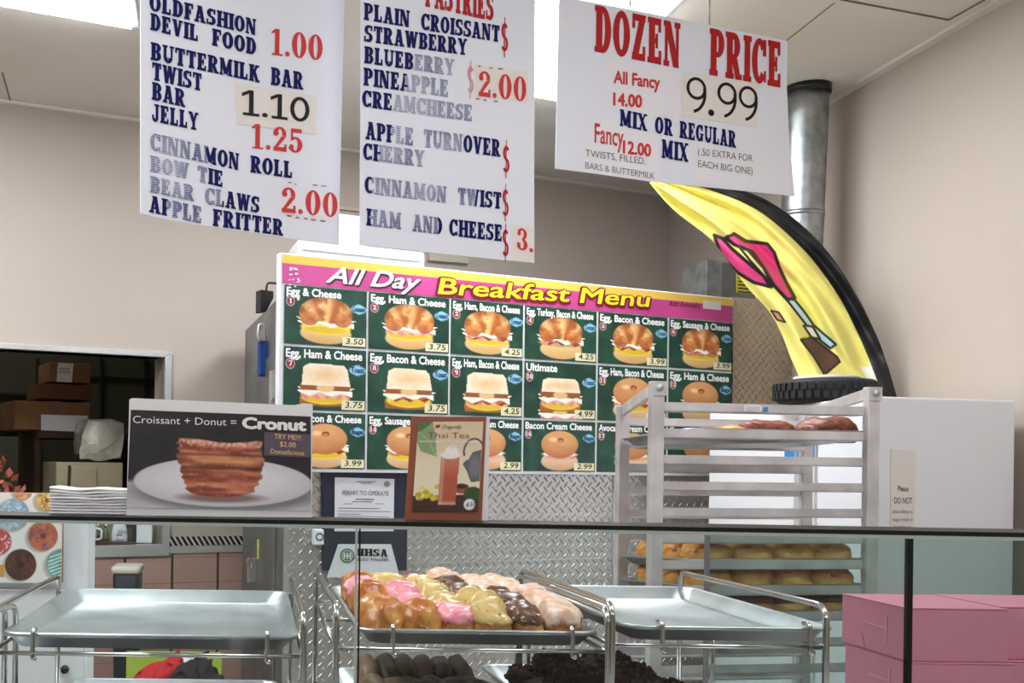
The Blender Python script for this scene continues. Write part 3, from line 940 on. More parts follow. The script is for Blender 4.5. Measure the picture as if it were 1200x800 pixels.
def bread_noise(c, seed): return vnoise(c.h, c.w, 9, 12, seed) * .6 + vnoise(c.h, c.w, 22, 28, seed + 1) * .4
def col_mix(a, b, t):
    return np.asarray(a, float) * (1 - t[..., None]) + np.asarray(b, float) * t[..., None]
def zig(cx, y, half, amp, n, jit):
    pts = [(cx - half, y - amp * .6)]
    for k in range(n + 1):
        pts.append((cx - half + 2 * half * k / n, y + (amp if k % 2 else -amp * .1) + jit.uniform(-.01, .01)))
    pts.append((cx + half, y - amp * .6))
    return pts
def fillings(c, cx, cy, rx, kinds, seed):
    j = random.Random(seed)
    if 'egg' in kinds: c.ell(cx, cy + .12, rx * .94, .12, (244, 216, 76)); c.ell(cx, cy + .16, rx * .8, .06, (226, 190, 50))
    if 'lettuce' in kinds: c.ell(cx, cy + .10, rx * 1.02, .07, (150, 180, 90))
    if 'ham' in kinds:
        c.poly(zig(cx, cy + .10, rx * .95, .07, 9, j), (226, 138, 140)); c.poly(zig(cx, cy + .085, rx * .8, .05, 7, j), (240, 178, 172))
    if 'bacon' in kinds:
        c.poly(zig(cx + .03, cy + .09, rx * .9, .06, 6, j), (150, 58, 44)); c.poly(zig(cx - .03, cy + .075, rx * .8, .04, 8, j), (196, 104, 84))
    if 'sausage' in kinds:
        for k in (-1, 0, 1): c.ell(cx + k * rx * .55, cy + .10, rx * .32, .055, (176, 92, 78)); c.ell(cx + k * rx * .55, cy + .115, rx * .25, .03, (206, 130, 116))
    if 'cheese' in kinds:
        c.poly(zig(cx, cy + .055, rx * 1.05, .06, 5, j), (250, 244, 226))
        c.poly([(cx - rx * 1.12, cy - .04), (cx - rx * .7, cy + .07), (cx - rx * .7, cy - .03)], (248, 240, 222)); c.poly([(cx + rx * 1.14, cy - .03), (cx + rx * .7, cy + .06), (cx + rx * .7, cy - .03)], (250, 244, 228))
    if 'cream' in kinds: c.ell(cx, cy + .07, rx * .95, .06, (248, 240, 232)); c.ell(cx, cy + .14, rx * .9, .05, (236, 160, 150), k=.8)
def croissant(c, cx, cy, s, kinds, seed):
    rx = .43 * s
    n = bread_noise(c, seed)
    m, u, v, d = c.em(cx, cy + .18 * s, rx * .96, .15 * s)
    c.blend(m, col_mix((236, 208, 150), (206, 158, 92), np.clip(v * .5 + .4, 0, 1)))
    fillings(c, cx, cy, rx, kinds, seed)
    m, u, v, d = c.em(cx, cy - .10 * s, rx, .235 * s)
    m = m * np.clip((.025 * s + .025 * np.sin(u * 6) - (c.Y - cy)) / .02, 0, 1)
    ang = np.arctan2(u, -(v - 1.25))
    seg = np.sin(ang * 15 + n * 2.2)
    base = col_mix((178, 98, 44), (246, 198, 132), np.clip(.45 + .5 * seg + (n - .5) * .9, 0, 1))
    base = base * (1 - .32 * np.clip(d - .55, 0, 1)[..., None])
    base = base + 30 * np.clip(1 - np.hypot(u + .25, v + .45) / .35, 0, 1)[..., None]
    c.blend(m, base)
    for sx in (-1, 1):
        m, u, v, d = c.em(cx + sx * rx * .62, cy - .02 * s, rx * .34, .10 * s)
        c.blend(m * .85, col_mix((164, 80, 38), (220, 144, 80), np.clip(.5 - v * .5 + (n - .5), 0, 1)))
def bagel(c, cx, cy, s, kinds, seed):
    rx = .37 * s
    n = bread_noise(c, seed)
    m, u, v, d = c.em(cx, cy + .17 * s, rx, .15 * s)
    c.blend(m, col_mix((238, 214, 182), (200, 150, 104), np.clip(v * .6 + .35, 0, 1)))
    fillings(c, cx, cy, rx, kinds, seed)
    m, u, v, d = c.em(cx, cy - .10 * s, rx, .22 * s)
    base = col_mix((222, 164, 108), (176, 106, 58), np.clip(.5 * (v + .3) + .55 * np.clip(d - .5, 0, 1) + (n - .5) * .3, 0, 1))
    base = base + 70 * np.clip(1 - np.hypot((u + .35) / .3, (v + .35) / .22), 0, 1)[..., None]
    c.blend(m, base)
    c.ell(cx + .02, cy - .17 * s, rx * .16, .035 * s, (122, 66, 34)); c.ell(cx + .02, cy - .16 * s, rx * .11, .02 * s, (206, 146, 92))
def toast(c, cx, cy, s, kinds, seed, double=False):
    rx = .36 * s
    n = bread_noise(c, seed)
    def slab(y, hh, col): c.poly([(cx - rx, y), (cx + rx, y), (cx + rx * .96, y + hh), (cx - rx * .96, y + hh)], col)
    def stack(y):
        slab(y + .10 * s, .10 * s, (164, 96, 48)); c.ell(cx, y + .13 * s, rx * .3, .05 * s, (226, 190, 130))
        fillings(c, cx, y, rx, kinds, seed)
        slab(y - .06 * s, .07 * s, (150, 86, 40)); c.ell(cx, y - .02 * s, rx * .35, .05 * s, (230, 194, 134))
    if double:
        stack(cy + .20 * s); stack(cy - .02 * s); yb = cy - .08 * s
    else:
        c.ell(cx, cy + .20 * s, rx * .95, .06 * s, (176, 108, 56)); stack(cy + .05 * s); yb = cy - .0 * s
    hh = .26 * s if not double else .19 * s
    m = c.pm([(cx - rx * .92, yb), (cx + rx * .98, yb), (cx + rx * .86, yb - hh * .8), (cx + rx * .7, yb - hh), (cx - rx * .62, yb - hh * 1.02), (cx - rx * .86, yb - hh * .85)])
    _, u, v, d = c.em(cx, yb - hh * .5, rx, hh * .55)
    c.blend(m, col_mix((236, 196, 140), (248, 232, 206), np.clip(d + (n - .5) * .7, 0, 1)))
items = [
 ('Egg & Cheese', 'c', ('egg', 'cheese'), '3.50'), ('Egg, Ham & Cheese', 'c', ('egg', 'ham', 'cheese'), '3.75'), ('Egg, Ham, Bacon & Cheese', 'c', ('egg', 'ham', 'bacon', 'cheese'), '4.25'),
 ('Egg, Turkey, Bacon & Cheese', 'c', ('lettuce', 'ham', 'bacon', 'cheese'), '4.25'), ('Egg, Bacon & Cheese', 'c', ('egg', 'bacon', 'cheese'), '3.99'), ('Egg, Sausage & Cheese', 'c', ('egg', 'sausage', 'cheese'), '3.99'),
 ('Egg, Ham & Cheese', 't', ('egg', 'ham', 'cheese'), '3.75'), ('Egg, Bacon & Cheese', 't', ('egg', 'bacon', 'cheese'), '3.75'), ('Egg, Ham, Bacon & Cheese', 't', ('egg', 'ham', 'bacon', 'cheese'), '4.25'),
 ('Ultimate', 'u', ('egg', 'ham', 'cheese'), '4.99'), ('Egg, Ham, Bacon & Cheese', 'b', ('egg', 'ham', 'bacon', 'cheese'), '4.25'), ('Egg, Ham & Cheese', 'b', ('egg', 'ham', 'cheese'), '3.75'),
 ('Egg, Bacon & Cheese', 'b', ('egg', 'bacon', 'cheese'), '3.99'), ('Egg, Sausage & Cheese', 'b', ('egg', 'sausage', 'cheese'), '3.99'), ('Tomato Cream Cheese', 'b', ('cream',), '2.99'),
 ('Bacon Cream Cheese', 'b', ('cream', 'bacon'), '2.99'), ('Avocado Cream Cheese', 'b', ('cream', 'lettuce'), '2.99'), ('Cream Cheese', 'b', ('cream',), '2.49')]
def cell_text(mb, s, bold, x0, x1, y, cap, box, off, shear=0, m=0):
    (ua, ub, va, vb) = box
    v, f, w = sans_geo(s, bold, shear)
    H = va - vb; Wc = ub - ua
    mb.add([BP.at(ua + Wc * (x0 + (x1 - x0) * x / w), va - H * (y - cap * yy), off + dz) for x, yy, dz in v], f, m)
for k, (title, kind, fil, price) in enumerate(items):
    r, q = divmod(k, 6)
    g = .0045
    ua, ub = cu_[q] + g, cu_[q + 1] - g
    va, vb = rv[r] - g * (.0 if r == 0 else 1), rv[r + 1] + g
    asp = (ub - ua) / (va - vb)
    c = Canvas(int(78 * asp), 78, asp, (22, 66, 50))
    n = vnoise(c.h, c.w, 5, 8, 50 + k)
    c.c += (n[..., None] - .5) * np.array([18, 26, 20])
    for e in range(5):
        ex, ey = random.Random(k * 7 + e).random() * asp, random.Random(k * 9 + e).random()
        m1 = c.em(ex, ey, .16, .16)[0] - c.em(ex, ey, .14, .14)[0]
        c.blend(m1 * .18, (60, 120, 92))
    cx, cy = asp * .50, .60
    if kind == 'c': croissant(c, cx, cy - .03, 1.22, fil, 100 + k)
    elif kind == 'b': bagel(c, cx, cy - .01, 1.25, fil, 100 + k)
    elif kind == 't': toast(c, cx, cy + .0, 1.3, fil, 100 + k)
    else: toast(c, cx, cy + .03, 1.28, fil, 100 + k, True)
    c.ell(.115, .27, .082, .088, (236, 226, 226)); c.ell(.115, .27, .070, .076, (150, 28, 44))
    for dx, dy, rr in ((-.06, .0, .055), (.0, -.025, .06), (.06, .005, .055), (0, .03, .055), (.08, .0, .04), (-.08, .0, .04)):
        c.ell(asp - .16 + dx * 1.3, .33 + dy, rr * 1.3, rr * 1.1, (120, 186, 216))
    c.ell(asp - .16, .33, .14, .075, (150, 206, 232), k=.8)
    pic = MB(); P = []
    for jj in range(c.h):
        t_ = jj / (c.h - 1)
        P += [BP.at(ua + (ub - ua) * i / (c.w - 1), va + (vb - va) * t_, .003) for i in range(c.w)]
    pic.add(P, [(j * c.w + i, (j + 1) * c.w + i, (j + 1) * c.w + i + 1, j * c.w + i + 1) for j in range(c.h - 1) for i in range(c.w - 1)])
    po = build(pic, 'menu_picture', M['print'], menu, colors=c.colors())
    box = (ua, ub, va, vb)
    L1 = {'Ultimate': .45, 'Egg & Cheese': .68, 'Cream Cheese': .66}.get(title, .95)
    mb = MB(); cell_text(mb, title, .038 if len(title) > 20 else .036, .02, L1, .165, .135, box, .0042)
    build(mb, 'title_lettering', M['white_ink'], po)
    mb = MB(); v_, f_, w_ = slab_geo(str(k + 1)); hw = (.022 if k < 9 else .04)
    mb.add([BP.at(ua + (ub - ua) * (.115 / asp - hw + 2 * hw * x / w_), va - (va - vb) * (.31 - .085 * y), .0042 + dz) for x, y, dz in v_], f_)
    build(mb, 'number', M['white_ink'], po)
    tagw = {'c': 'Croissant', 't': 'Toast', 'u': 'Toast', 'b': 'Bagel'}[kind]
    mb = MB(); cell_text(mb, tagw, .02, 1 - .285 / asp, 1 - .035 / asp, .365, .09, box, .0042); build(mb, 'bread_lettering', M['navy'], po)
    mb = MB(); H = va - vb; Wc = ub - ua
    x0 = .70; mb.obox(BP.at(ua + Wc * x0, vb + H * .02, .0045), BP.U * Wc * .285, -BP.N * .001, (0, 0, H * .15))
    st = build(mb, 'price_sticker', M.setdefault('sticker', mat('pale_yellow_sticker', (232, 226, 186), .6)), po)
    mb = MB(); cell_text(mb, price, .004, x0 + .04, .955, .945, .105, box, .0052, .1); build(mb, 'price_lettering', M['black'], po)
# ------------------------------------------------------------------ three hanging price signs
def hang_line(a, b, x):
    return a + (b - a) * x
def sign(label, pl, outline, chains):
    pts = [pl.px(x, y) for x, y in outline]
    c = sum(pts, Vector()) / len(pts); c.z = min(p.z for p in pts)
    t = thing('hanging_sign', label, 'sign', c, 'price signs hung from the ceiling')
    mb = MB(); panel_px(pl, outline, .004, 0, mb); build(mb, 'board', M['sign_white'], t)
    for (x, y) in chains:
        p = pl.px(x, y, -.002); top_ = Vector((p.x, p.y, CEIL))
        mb = MB(); n = max(4, int((top_.z - p.z) / .02)); mb.tube([p + (top_ - p) * k / n for k in range(n + 1)], [(.0026 if k % 2 else .0014) for k in range(n + 1)], 6)
        build(mb, 'chain', M['steel_dk'], t)
    return t
S1 = Plane(W(165, 125, 2.28), W(400, 150, 2.57))
s1 = sign('leftmost hanging white sign with blue donut names and red prices', S1,
          [(165, -130), (405, -190), (404, 0), (400, 150), (397, 287), (345, 280), (290, 272), (230, 263), (190, 256), (165, 250)], [(190, -130), (385, -180)])
def lines(pl, root, rows):
    for row in rows:
        word(pl, *row[:5], root, fade=row[5] if len(row) > 5 else None)
NV, NF, RD, R2, RF = M['navy'], M['navy_faded'], M['red'], M['red2'], M['red_faded']
lines(S1, s1, [
 ('OLDFASHION', (174.6, 12.5), (300, 41.7), 20, NV), ('DEVIL', (175.7, 35), (232, 49), 20, NV), ('FOOD', (248, 53), (300, 65), 20, NV),
 ('BUTTERMILK', (176, 70), (304, 97), 21, NV), ('BAR', (317, 99.5), (355, 105.5), 21, NV), ('TWIST', (177.5, 93.5), (236, 107), 21, NV),
 ('BAR', (177.5, 116.7), (216.7, 126), 21, NV), ('JELLY', (177.5, 142), (232, 153), 21, NV),
 ('CINNAMON', (175.7, 176), (280, 200), 21, NV, (0, .62)), ('ROLL', (293, 202), (342.4, 209), 20, NV),
 ('BOW', (175.7, 201), (221, 210), 19, NV, (0, 1)), ('TIE', (231, 212.5), (261, 219.5), 19, NV, (0, .4)),
 ('BEAR', (175.7, 225), (227, 236), 19, NV, (0, 1)), ('CLAWS', (240, 239), (303.6, 250), 20, NV, (0, .3)),
 ('APPLE', (174.6, 248.5), (236, 262), 20, NV, (.3, 1)), ('FRITTER', (249, 264.5), (331.5, 276.5), 20, NV),
 ('1.00', (317, 64), (378.6, 71.7), 31, R2)])
mb = MB(); quad_px(S1, [(275, 98), (371, 112), (370, 157.6), (277, 145)], .0008); build(mb, 'price_patch', M['patch'], s1)
word(S1, '1.10', (282.6, 134.5), (362, 144), 30, M['black'], s1, 'plain', .0016)
word(S1, '1.25', (294, 173.5), (355, 180), 29, R2, s1)
mb = MB(); quad_px(S1, [(325, 219), (398, 229), (397, 258), (326, 250)], .0008); build(mb, 'price_patch', M.setdefault('patch2', mat('white_price_patch', (226, 224, 228), .7)), s1)
word(S1, '2.00', (329, 248.5), (396, 255.4), 30, R2, s1, off=.0016)
mb = MB()
for x, y, w in ((337, 213, 4), (345, 215, 2), (366, 216, 6), (376, 217, 6), (336, 252, 5), (346, 254, 4), (356, 255, 4), (364, 256.5, 6), (375, 258, 6)):
    quad_px(S1, [(x, y), (x + w, y + .8), (x + w, y + 2), (x, y + 1.2)], .0018, mb)
build(mb, 'old_price_traces', M['red'], s1)

S2 = Plane(W(423, 150, 2.51), W(627, 150, 2.72))
s2 = sign('middle hanging white sign listing croissants, turnovers and pastries', S2,
          [(424, -140), (629, -170), (627, 60), (626, 200), (626, 308), (520, 297.5), (422, 287), (423, 150)], [(445, -140), (610, -165)])
word(S2, 'PASTRIES', (498, 7.5), (578, 25), 34, RD, s2)
lines(S2, s2, [
 ('PLAIN', (426, 23), (480, 32.5), 20, NV), ('CROISSANT', (493, 35), (585, 49.5), 20, NV), ('STRAWBERRY', (426.4, 48.8), (547, 65), 20, NV),
 ('BLUEBERRY', (426.4, 74), (532, 89), 20, NV, (.55, 1)), ('PINEAPPLE', (425.6, 100), (525, 114), 21, NV, (.5, 1)),
 ('CREAMCHEESE', (424, 125), (553, 142.4), 20, NV, (.28, 1)), ('APPLE', (428, 163), (484, 171), 21, NV, (.5, 1)), ('TURNOVER', (496, 172), (586, 184), 21, NV, (0, .5)),
 ('CHERRY', (425, 187), (497, 196), 20, NV, (.28, 1)), ('CINNAMON', (427, 226), (523, 238), 20, NV, (.08, 1)), ('TWIST', (536, 239.5), (587, 245), 20, NV, (0, .4)),
 ('HAM', (429, 264), (470, 269), 20, NV, (.1, 1)), ('AND', (483, 271), (518, 275), 20, NV, (0, .8)), ('CHEESE', (526, 276), (588, 283), 20, NV),
 ('$', (586.5, 62), (595.5, 63.5), 38, RD), ('$', (547, 111), (555, 112), 36, RF), ('$', (588.5, 204), (597, 205), 36, RD), ('$', (588, 255), (596, 256), 36, RD), ('$', (588, 302), (596, 303), 36, RD)])
mb = MB(); quad_px(S2, [(556, 75), (618, 84), (618, 121), (557, 113)], .0008); build(mb, 'price_patch', M['patch'], s2)
word(S2, '2.00', (560, 112.5), (617, 120), 30, R2, s2, off=.0016)
mb = MB(); quad_px(S2, [(599, 262), (626, 266), (626, 308), (600, 305)], .0006); build(mb, 'price_patch', M['patch'], s2)
word(S2, '3.', (605, 292), (625, 296.5), 26, R2, s2, off=.0016)
mb = MB()
for x, y, w in ((560, 77, 3), (573, 79, 4), (583, 80, 6), (557, 115, 5), (566, 116.5, 4), (578, 118, 5)):
    quad_px(S2, [(x, y), (x + w, y + .6), (x + w, y + 1.8), (x, y + 1.2)], .0018, mb)
build(mb, 'old_price_traces', M['red'], s2)

S3 = Plane(W(653, 100, 2.74), W(927, 130, 3.07))
s3 = sign('rightmost hanging white sign with red DOZEN PRICE heading', S3,
          [(656, -5), (760, 15), (923, 48), (922, 100), (925, 165), (931.5, 229.5), (790, 215), (651.4, 197.5)], [(739, 12), (832, 31)])
word(S3, 'DOZEN', (696.4, 60.5), (797, 80.5), 55, RD, s3); word(S3, 'PRICE', (830.8, 87.5), (915, 103), 55, RD, s3)
for pts in ([(711, 69.6), (796, 86), (795, 141), (709, 125)], [(689, 139), (770, 157), (771, 214), (681, 201)], [(816, 171), (925, 186), (926, 226), (815, 212)]):
    mb = MB(); quad_px(S3, pts, .0006); build(mb, 'price_patch', M['patch2'], s3)
mb = MB(); quad_px(S3, [(800, 85), (888, 97), (888, 149), (799, 136)], .001); build(mb, 'price_patch', M['patch'], s3)
sw = lambda s, p0, p1, cap, mt, b=0.0: word(S3, s, p0, p1, cap, mt, s3, 'sans', .0016, b)
word(S3, '9.99', (803.5, 131.5), (887, 144.5), 43, M['black'], s3, 'plain', .0016)
sw('All Fancy', (718.6, 97), (773, 104), 15, R2, .03); sw('14.00', (718, 123), (752, 126), 15, R2, .035)
sw('Fancy', (696.4, 167), (730, 172), 24, R2, .01); sw('12.00', (729.4, 179), (762.5, 183.5), 15, R2, .035)
word(S3, 'MIX', (726, 147.6), (758, 154), 20, NV, s3); word(S3, 'OR', (767, 156), (788, 160), 20, NV, s3); word(S3, 'REGULAR', (796, 161.5), (862, 173.4), 20, NV, s3)
word(S3, 'MIX', (775, 185), (806, 190), 22, NV, s3, off=.0016)
sw('TWISTS, FILLED,', (685.6, 183), (756, 193), 8.5, M['thin'], -.006); sw('BARS & BUTTERMILK', (685.6, 197.5), (766.6, 210), 8, M['thin'], -.006)
sw('(.50 EXTRA FOR', (817.6, 181.5), (881.5, 189.5), 8.5, M['thin'], -.006); sw('EACH BIG ONE)', (817.6, 195.6), (881.5, 204.5), 8.5, M['thin'], -.006)

# ------------------------------------------------------------------ white refrigerator, tyre and flag
fr_l = W(1024, 464, 3.30); fr_r = W(1190, 473, 3.42)
FP = Plane(fr_l, fr_r)
fz = FP.hit(1024, 464)[1]
fw = (fr_r - fr_l); fw.z = 0
SDF = -RW
fdir = SDF * 1.08
fr = thing('refrigerator', 'tall plain white refrigerator at the right wall behind the bakery rack', 'refrigerator', FP.at(fw.length / 2, 0, 0) + SDF * .5)
mb = MB(); base = Vector((fr_l.x, fr_l.y, .06)); mb.obox(base, fw, fdir, (0, 0, fz - .06)); build(mb, 'body', M['white'], fr, bevel=.006)
Lside = Plane(base + SDF * 1.08, base)
mb = MB(); mb.obox(base + SDF * .42 + Lside.N * .006 + Vector((0, 0, .05)), SDF * .012, -Lside.N * .008, (0, 0, fz - .16)); mb.obox(base + SDF * .30 + Lside.N * .006 + Vector((0, 0, .05)), SDF * .008, -Lside.N * .008, (0, 0, fz - .16))
build(mb, 'side_seam', M['alu'], fr)
mb = MB()
for (a, b) in ((.03, .05), (.03, .95), (.9, .05), (.9, .95)):
    p = base + fw * a + fdir * b; mb.lathe([(.025, 0), (.02, .06)], (p.x, p.y, 0), 12)
build(mb, 'feet', M['black_plastic'], fr)
mb = MB(); mb.obox(base + SDF * .30 + Lside.N * .004 + Vector((0, 0, fz - .06 - .20)), SDF * .2, -Lside.N * .004, (0, 0, .11)); lb = build(mb, 'blue_label', M['blue_ink'], fr)
# notice taped to the refrigerator front
nt = thing('notice_paper', 'cream paper notice asking not to climb, taped on the white refrigerator', 'notice', FP.px(1057, 620, .002))
mb = MB(); panel_px(FP, [(1043.5, 526), (1072.5, 528), (1071, 624), (1043, 622)], .001, .0022); build(mb, 'sheet', M['patch'], nt)
tw = lambda s, p0, p1, cap, b=0.0: word(FP, s, p0, p1, cap, M['thin'], nt, 'sans', .003, b)
tw('Please', (1051, 575), (1064, 575.6), 6.5, .01); tw('DO NOT', (1047, 589.5), (1068, 590), 7.5, .01)
tw('allow children to', (1045, 601), (1068.5, 601.4), 4.5); tw('hang or climb on', (1045.5, 610.4), (1068.5, 610.8), 4.5); tw('the display case.', (1046, 618.5), (1068.5, 618.9), 4.2)
# tyre lying on the refrigerator
ty_c = Vector((X_at(967, 3.72), 3.72, fz))
ty = thing('small_tyre', 'small black tyre with pale hub lying on the white refrigerator', 'tyre', ty_c)
prof = [(.085, .012), (.115, .0), (.145, .003), (.158, .016), (.161, .04), (.158, .064), (.145, .077), (.115, .082), (.085, .07), (.085, .012)]
mb = MB(); mb.lathe(prof, ty_c, 40)
for k in range(40):
    a = 2 * math.pi * k / 40
    for h0, da in ((.014, 0), (.042, .07)):
        d = Vector((math.cos(a + da), math.sin(a + da), 0)); tt = Vector((-d.y, d.x, 0))
        mb.obox(ty_c + d * .155 - tt * .008 + Vector((0, 0, h0)), d * .010, tt * .016, (0, 0, .024))
build(mb, 'tread', M['rubber'], ty)
mb = MB(); mb.lathe([(.0, .03), (.05, .03), (.086, .06), (.092, .088), (.100, .092), (.104, .084), (.09, .02)], ty_c, 32); build(mb, 'hub', M['hub'], ty)

# feather flag leaning in the corner
def cat(pts, s):
    n = len(pts) - 1; x = min(s * n, n - 1e-6); i = int(x); t = x - i
    p = [pts[max(i - 1, 0)], pts[i], pts[i + 1], pts[min(i + 2, n)]]
    out = []
    for k in range(len(p[0])):
        a, b, c, d = (q[k] for q in p)
        out.append(.5 * (2 * b + (c - a) * t + (2 * a - 5 * b + 4 * c - d) * t * t + (3 * b - a - 3 * c + d) * t ** 3))
    return out
Lc = [(762, 214), (790, 245), (836, 284), (872, 332), (906, 372), (930, 425), (944, 455), (962, 474)]
Rc = [(775, 206), (848, 218), (905, 239), (960, 284), (1000, 340), (1026, 392), (1041, 432), (1053, 474)]
NS, NTT = 280, 200
pts = []; cols = np.zeros((NS * NTT, 3)); pxs = np.zeros((NS * NTT, 2))
for j in range(NS):
    s = j / (NS - 1)
    l = cat(Lc, s); r = cat(Rc, s)
    zc = 4.18 - .14 * s
    for i in range(NTT):
        t = i / (NTT - 1)
        x = l[0] * (1 - t) + r[0] * t; y = l[1] * (1 - t) + r[1] * t
        env = math.sin(math.pi * min(1, s * 1.0 + .06)) ** .5
        z = zc + env * (.020 * math.sin(t * 13 + s * 5) + .012 * math.sin(t * 29 - s * 9) + .006 * math.sin(s * 60 + t * 5) * (1 if t > .80 else .2) + .010 * math.sin(s * 21 - t * 16) * (1 - t) + .007 * noise.noise(Vector((s * 9, t * 5, 2)))) - .10 * math.exp(-((t - .22) / .12) ** 2) * s + .16 * max(0, t - .5) * 0
        p = W(x, y, z); p.x = min(p.x, 2.36)
        pts.append(p); pxs[j * NTT + i] = (x, y)
tt = np.tile(np.linspace(0, 1, NTT), NS); ss = np.repeat(np.linspace(0, 1, NS), NTT)
cols[:] = (238, 228, 124)
class PC(Canvas):
    def __init__(s, xy): s.X = xy[:, 0]; s.Y = xy[:, 1]; s.c = cols.copy(); s.px = .8
pc = PC(pxs)
k4 = lambda L: [(740 + x / 2.58, 170 + y / 2.58) for x, y in L]
def shape(L, col, w=1.6):
    q = k4(L); pc.poly(q, col); pc.line(q + [q[0]], w, (18, 16, 18))
shape([(250, 272), (275, 282), (300, 310), (340, 345), (400, 395), (420, 428), (370, 415), (320, 385), (272, 335)], (224, 66, 132), 2.0)
shape([(325, 306), (345, 310), (400, 372), (425, 428), (405, 400), (360, 350)], (232, 214, 130), 1.4)
shape([(285, 280), (310, 268), (345, 290), (410, 298), (432, 325), (445, 365), (468, 415), (494, 462), (470, 466), (432, 425), (400, 370), (365, 322), (330, 308), (310, 300)], (222, 60, 124), 2.0)
shape([(470, 468), (492, 466), (520, 500), (552, 545), (618, 602), (602, 614), (560, 582), (520, 532)], (190, 222, 236), 1.3)
shape([(520, 545), (548, 548), (570, 585), (545, 582)], (240, 240, 236), 1.3)
shape([(512, 588), (545, 580), (622, 640), (630, 655), (584, 694), (552, 640)], (92, 60, 48), 1.2)
shape([(422, 500), (445, 505), (465, 535), (440, 528)], (214, 150, 140), 1.0)
pc.poly(k4([(690, 668), (716, 672), (724, 645), (742, 644), (752, 665), (742, 690), (736, 712), (716, 712)]), (244, 242, 232))
hem = np.clip((tt - (1 - .17 - .06 * (1 - ss))) / .012, 0, 1)
pc.c = pc.c * (1 - hem[:, None]) + np.array([20, 19, 22]) * hem[:, None]
tip = np.clip((.02 - ss) / .01, 0, 1) * np.clip((.5 - tt) / .1, 0, 1)
mb = MB(); mb.add(pts, [(j * NTT + i, (j + 1) * NTT + i, (j + 1) * NTT + i + 1, j * NTT + i + 1) for j in range(NS - 1) for i in range(NTT - 1)], 0, True)
fl_ = thing('feather_flag', 'yellow feather flag with black hem leaning folded in the corner', 'flag', W(1005, 472, 4.1))
lc = lin(pc.c); o = build(mb, 'cloth', M['cloth_print'], fl_, colors=np.concatenate([lc, np.ones((len(lc), 1))], 1))
md = o.modifiers.new('thick', 'SOLIDIFY'); md.thickness = .003; md.offset = -1
mb = MB(); mb.tube([W(*cat(Rc, k / 30), 4.19 - .14 * k / 30) + Vector((0, .012, 0)) for k in range(31)], .008, 8); build(mb, 'pole', M['black_plastic'], fl_)

# ------------------------------------------------------------------ aluminium bakery rack with pans
nl = W(768, 560, 2.80); nr = W(1020, 560, 2.90); fl3 = W(729, 560, 3.22); fr3 = W(944, 560, 3.30)
for p in (nl, nr, fl3, fr3): p.z = 0
rack = thing('bakery_rack', 'tall aluminium bakery rack of sheet pans before the menu board', 'rack', (nl + nr + fl3 + fr3) / 4)
zt_n = EYE + (551 - 447) / F * 2.8; drop = .028
def post(p, zt):
    mb = MB(); w = .034
    ux = (nr - nl).normalized(); uy = Vector((-ux.y, ux.x, 0))
    mb.obox(p - ux * w / 2 - uy * .012 + Vector((0, 0, .09)), ux * w, uy * .024, (0, 0, zt - .09))
    o = build(mb, 'post', M['alu'], rack, bevel=.003)
    mb = MB(); mb.lathe([(.012, 0), (.028, .005), (.03, .05), (.012, .065), (.012, .09)], (p.x, p.y, 0.0), 14); build(mb, 'caster', M['black_plastic'], o)
    return o
zt_f = zt_n - drop - .01
posts = [post(nl, zt_n), post(nr, zt_n), post(fl3, zt_f), post(fr3, zt_f)]
def bar(a, b, h, d, name='rail', bev=.002):
    """angle bar from a to b (its lower edge), h high, d thick"""
    u = (b - a).normalized(); n = Vector((-u.y, u.x, 0)).normalized()
    mb = MB(); mb.obox(a - n * d / 2, b - a, n * d, (0, 0, h)); return build(mb, name, M['alu'], rack, bevel=bev)
Z = lambda p, z: Vector((p.x, p.y, z))
ZL = lambda k: EYE + .161 - .0668 * k
inn = (nr - nl).normalized(); nin = Vector((-inn.y, inn.x, 0))
for k in range(18):
    z = ZL(k) - .012
    def ledge(a, b, sgn, z):
        u = (b - a).normalized(); n = Vector((-u.y, u.x, 0)).normalized() * sgn
        mb = MB(); a = a + u * .018; b = b - u * .018
        mb.obox(Z(a, z), b - a, n * .003, (0, 0, .024)); mb.obox(Z(a, z), b - a, n * .040, (0, 0, .003))
        build(mb, 'ledge', M['alu'], rack)
    ledge(nl + nin * .002, nr + nin * .002, 1, z); ledge(fl3, fr3, -1, z - drop * .75)
bar(Z(nl, zt_n - .030), Z(fl3, zt_f - .030), .03, .012, 'top_bar'); bar(Z(nr, zt_n - .030), Z(fr3, zt_f - .030), .03, .012, 'top_bar')
bar(Z(nl, .12), Z(fl3, .12), .03, .012, 'base_bar'); bar(Z(nr, .12), Z(fr3, .12), .03, .012, 'base_bar')
bar(Z(nl, .12), Z(nr, .12), .03, .012, 'base_bar'); bar(Z(fl3, .12), Z(fr3, .12), .03, .012, 'base_bar')
for p, zt in ((nl, zt_n), (nr, zt_n)):
    mb = MB(); d = -nin; c = Z(p, zt - .016) + d * .012
    mb.obox(c - inn * .019 - Vector((0, 0, .02)), inn * .038, d * .004, (0, 0, .036)); mb.tube([c + d * .002, c + d * .010], .009, 6)
    build(mb, 'bolt_plate', M['alu'], rack)
mb = MB(); RP = Plane(nl - nin * .001, nr - nin * .001)
quad_px(RP, [(872, 475), (892, 475.5), (892, 482.5), (872, 482)], .001); quad_px(RP, [(895, 477), (900, 477), (900, 482), (895, 482)], .001, mb, 1)
for yy in (476.5, 478.5, 480.5): quad_px(RP, [(874, yy), (890, yy + .4), (890, yy + 1), (874, yy + .6)], .0015, mb, 2)
build(mb, 'maker_label', [M['white_paper'], M['blue_ink'], M['thin']], rack)

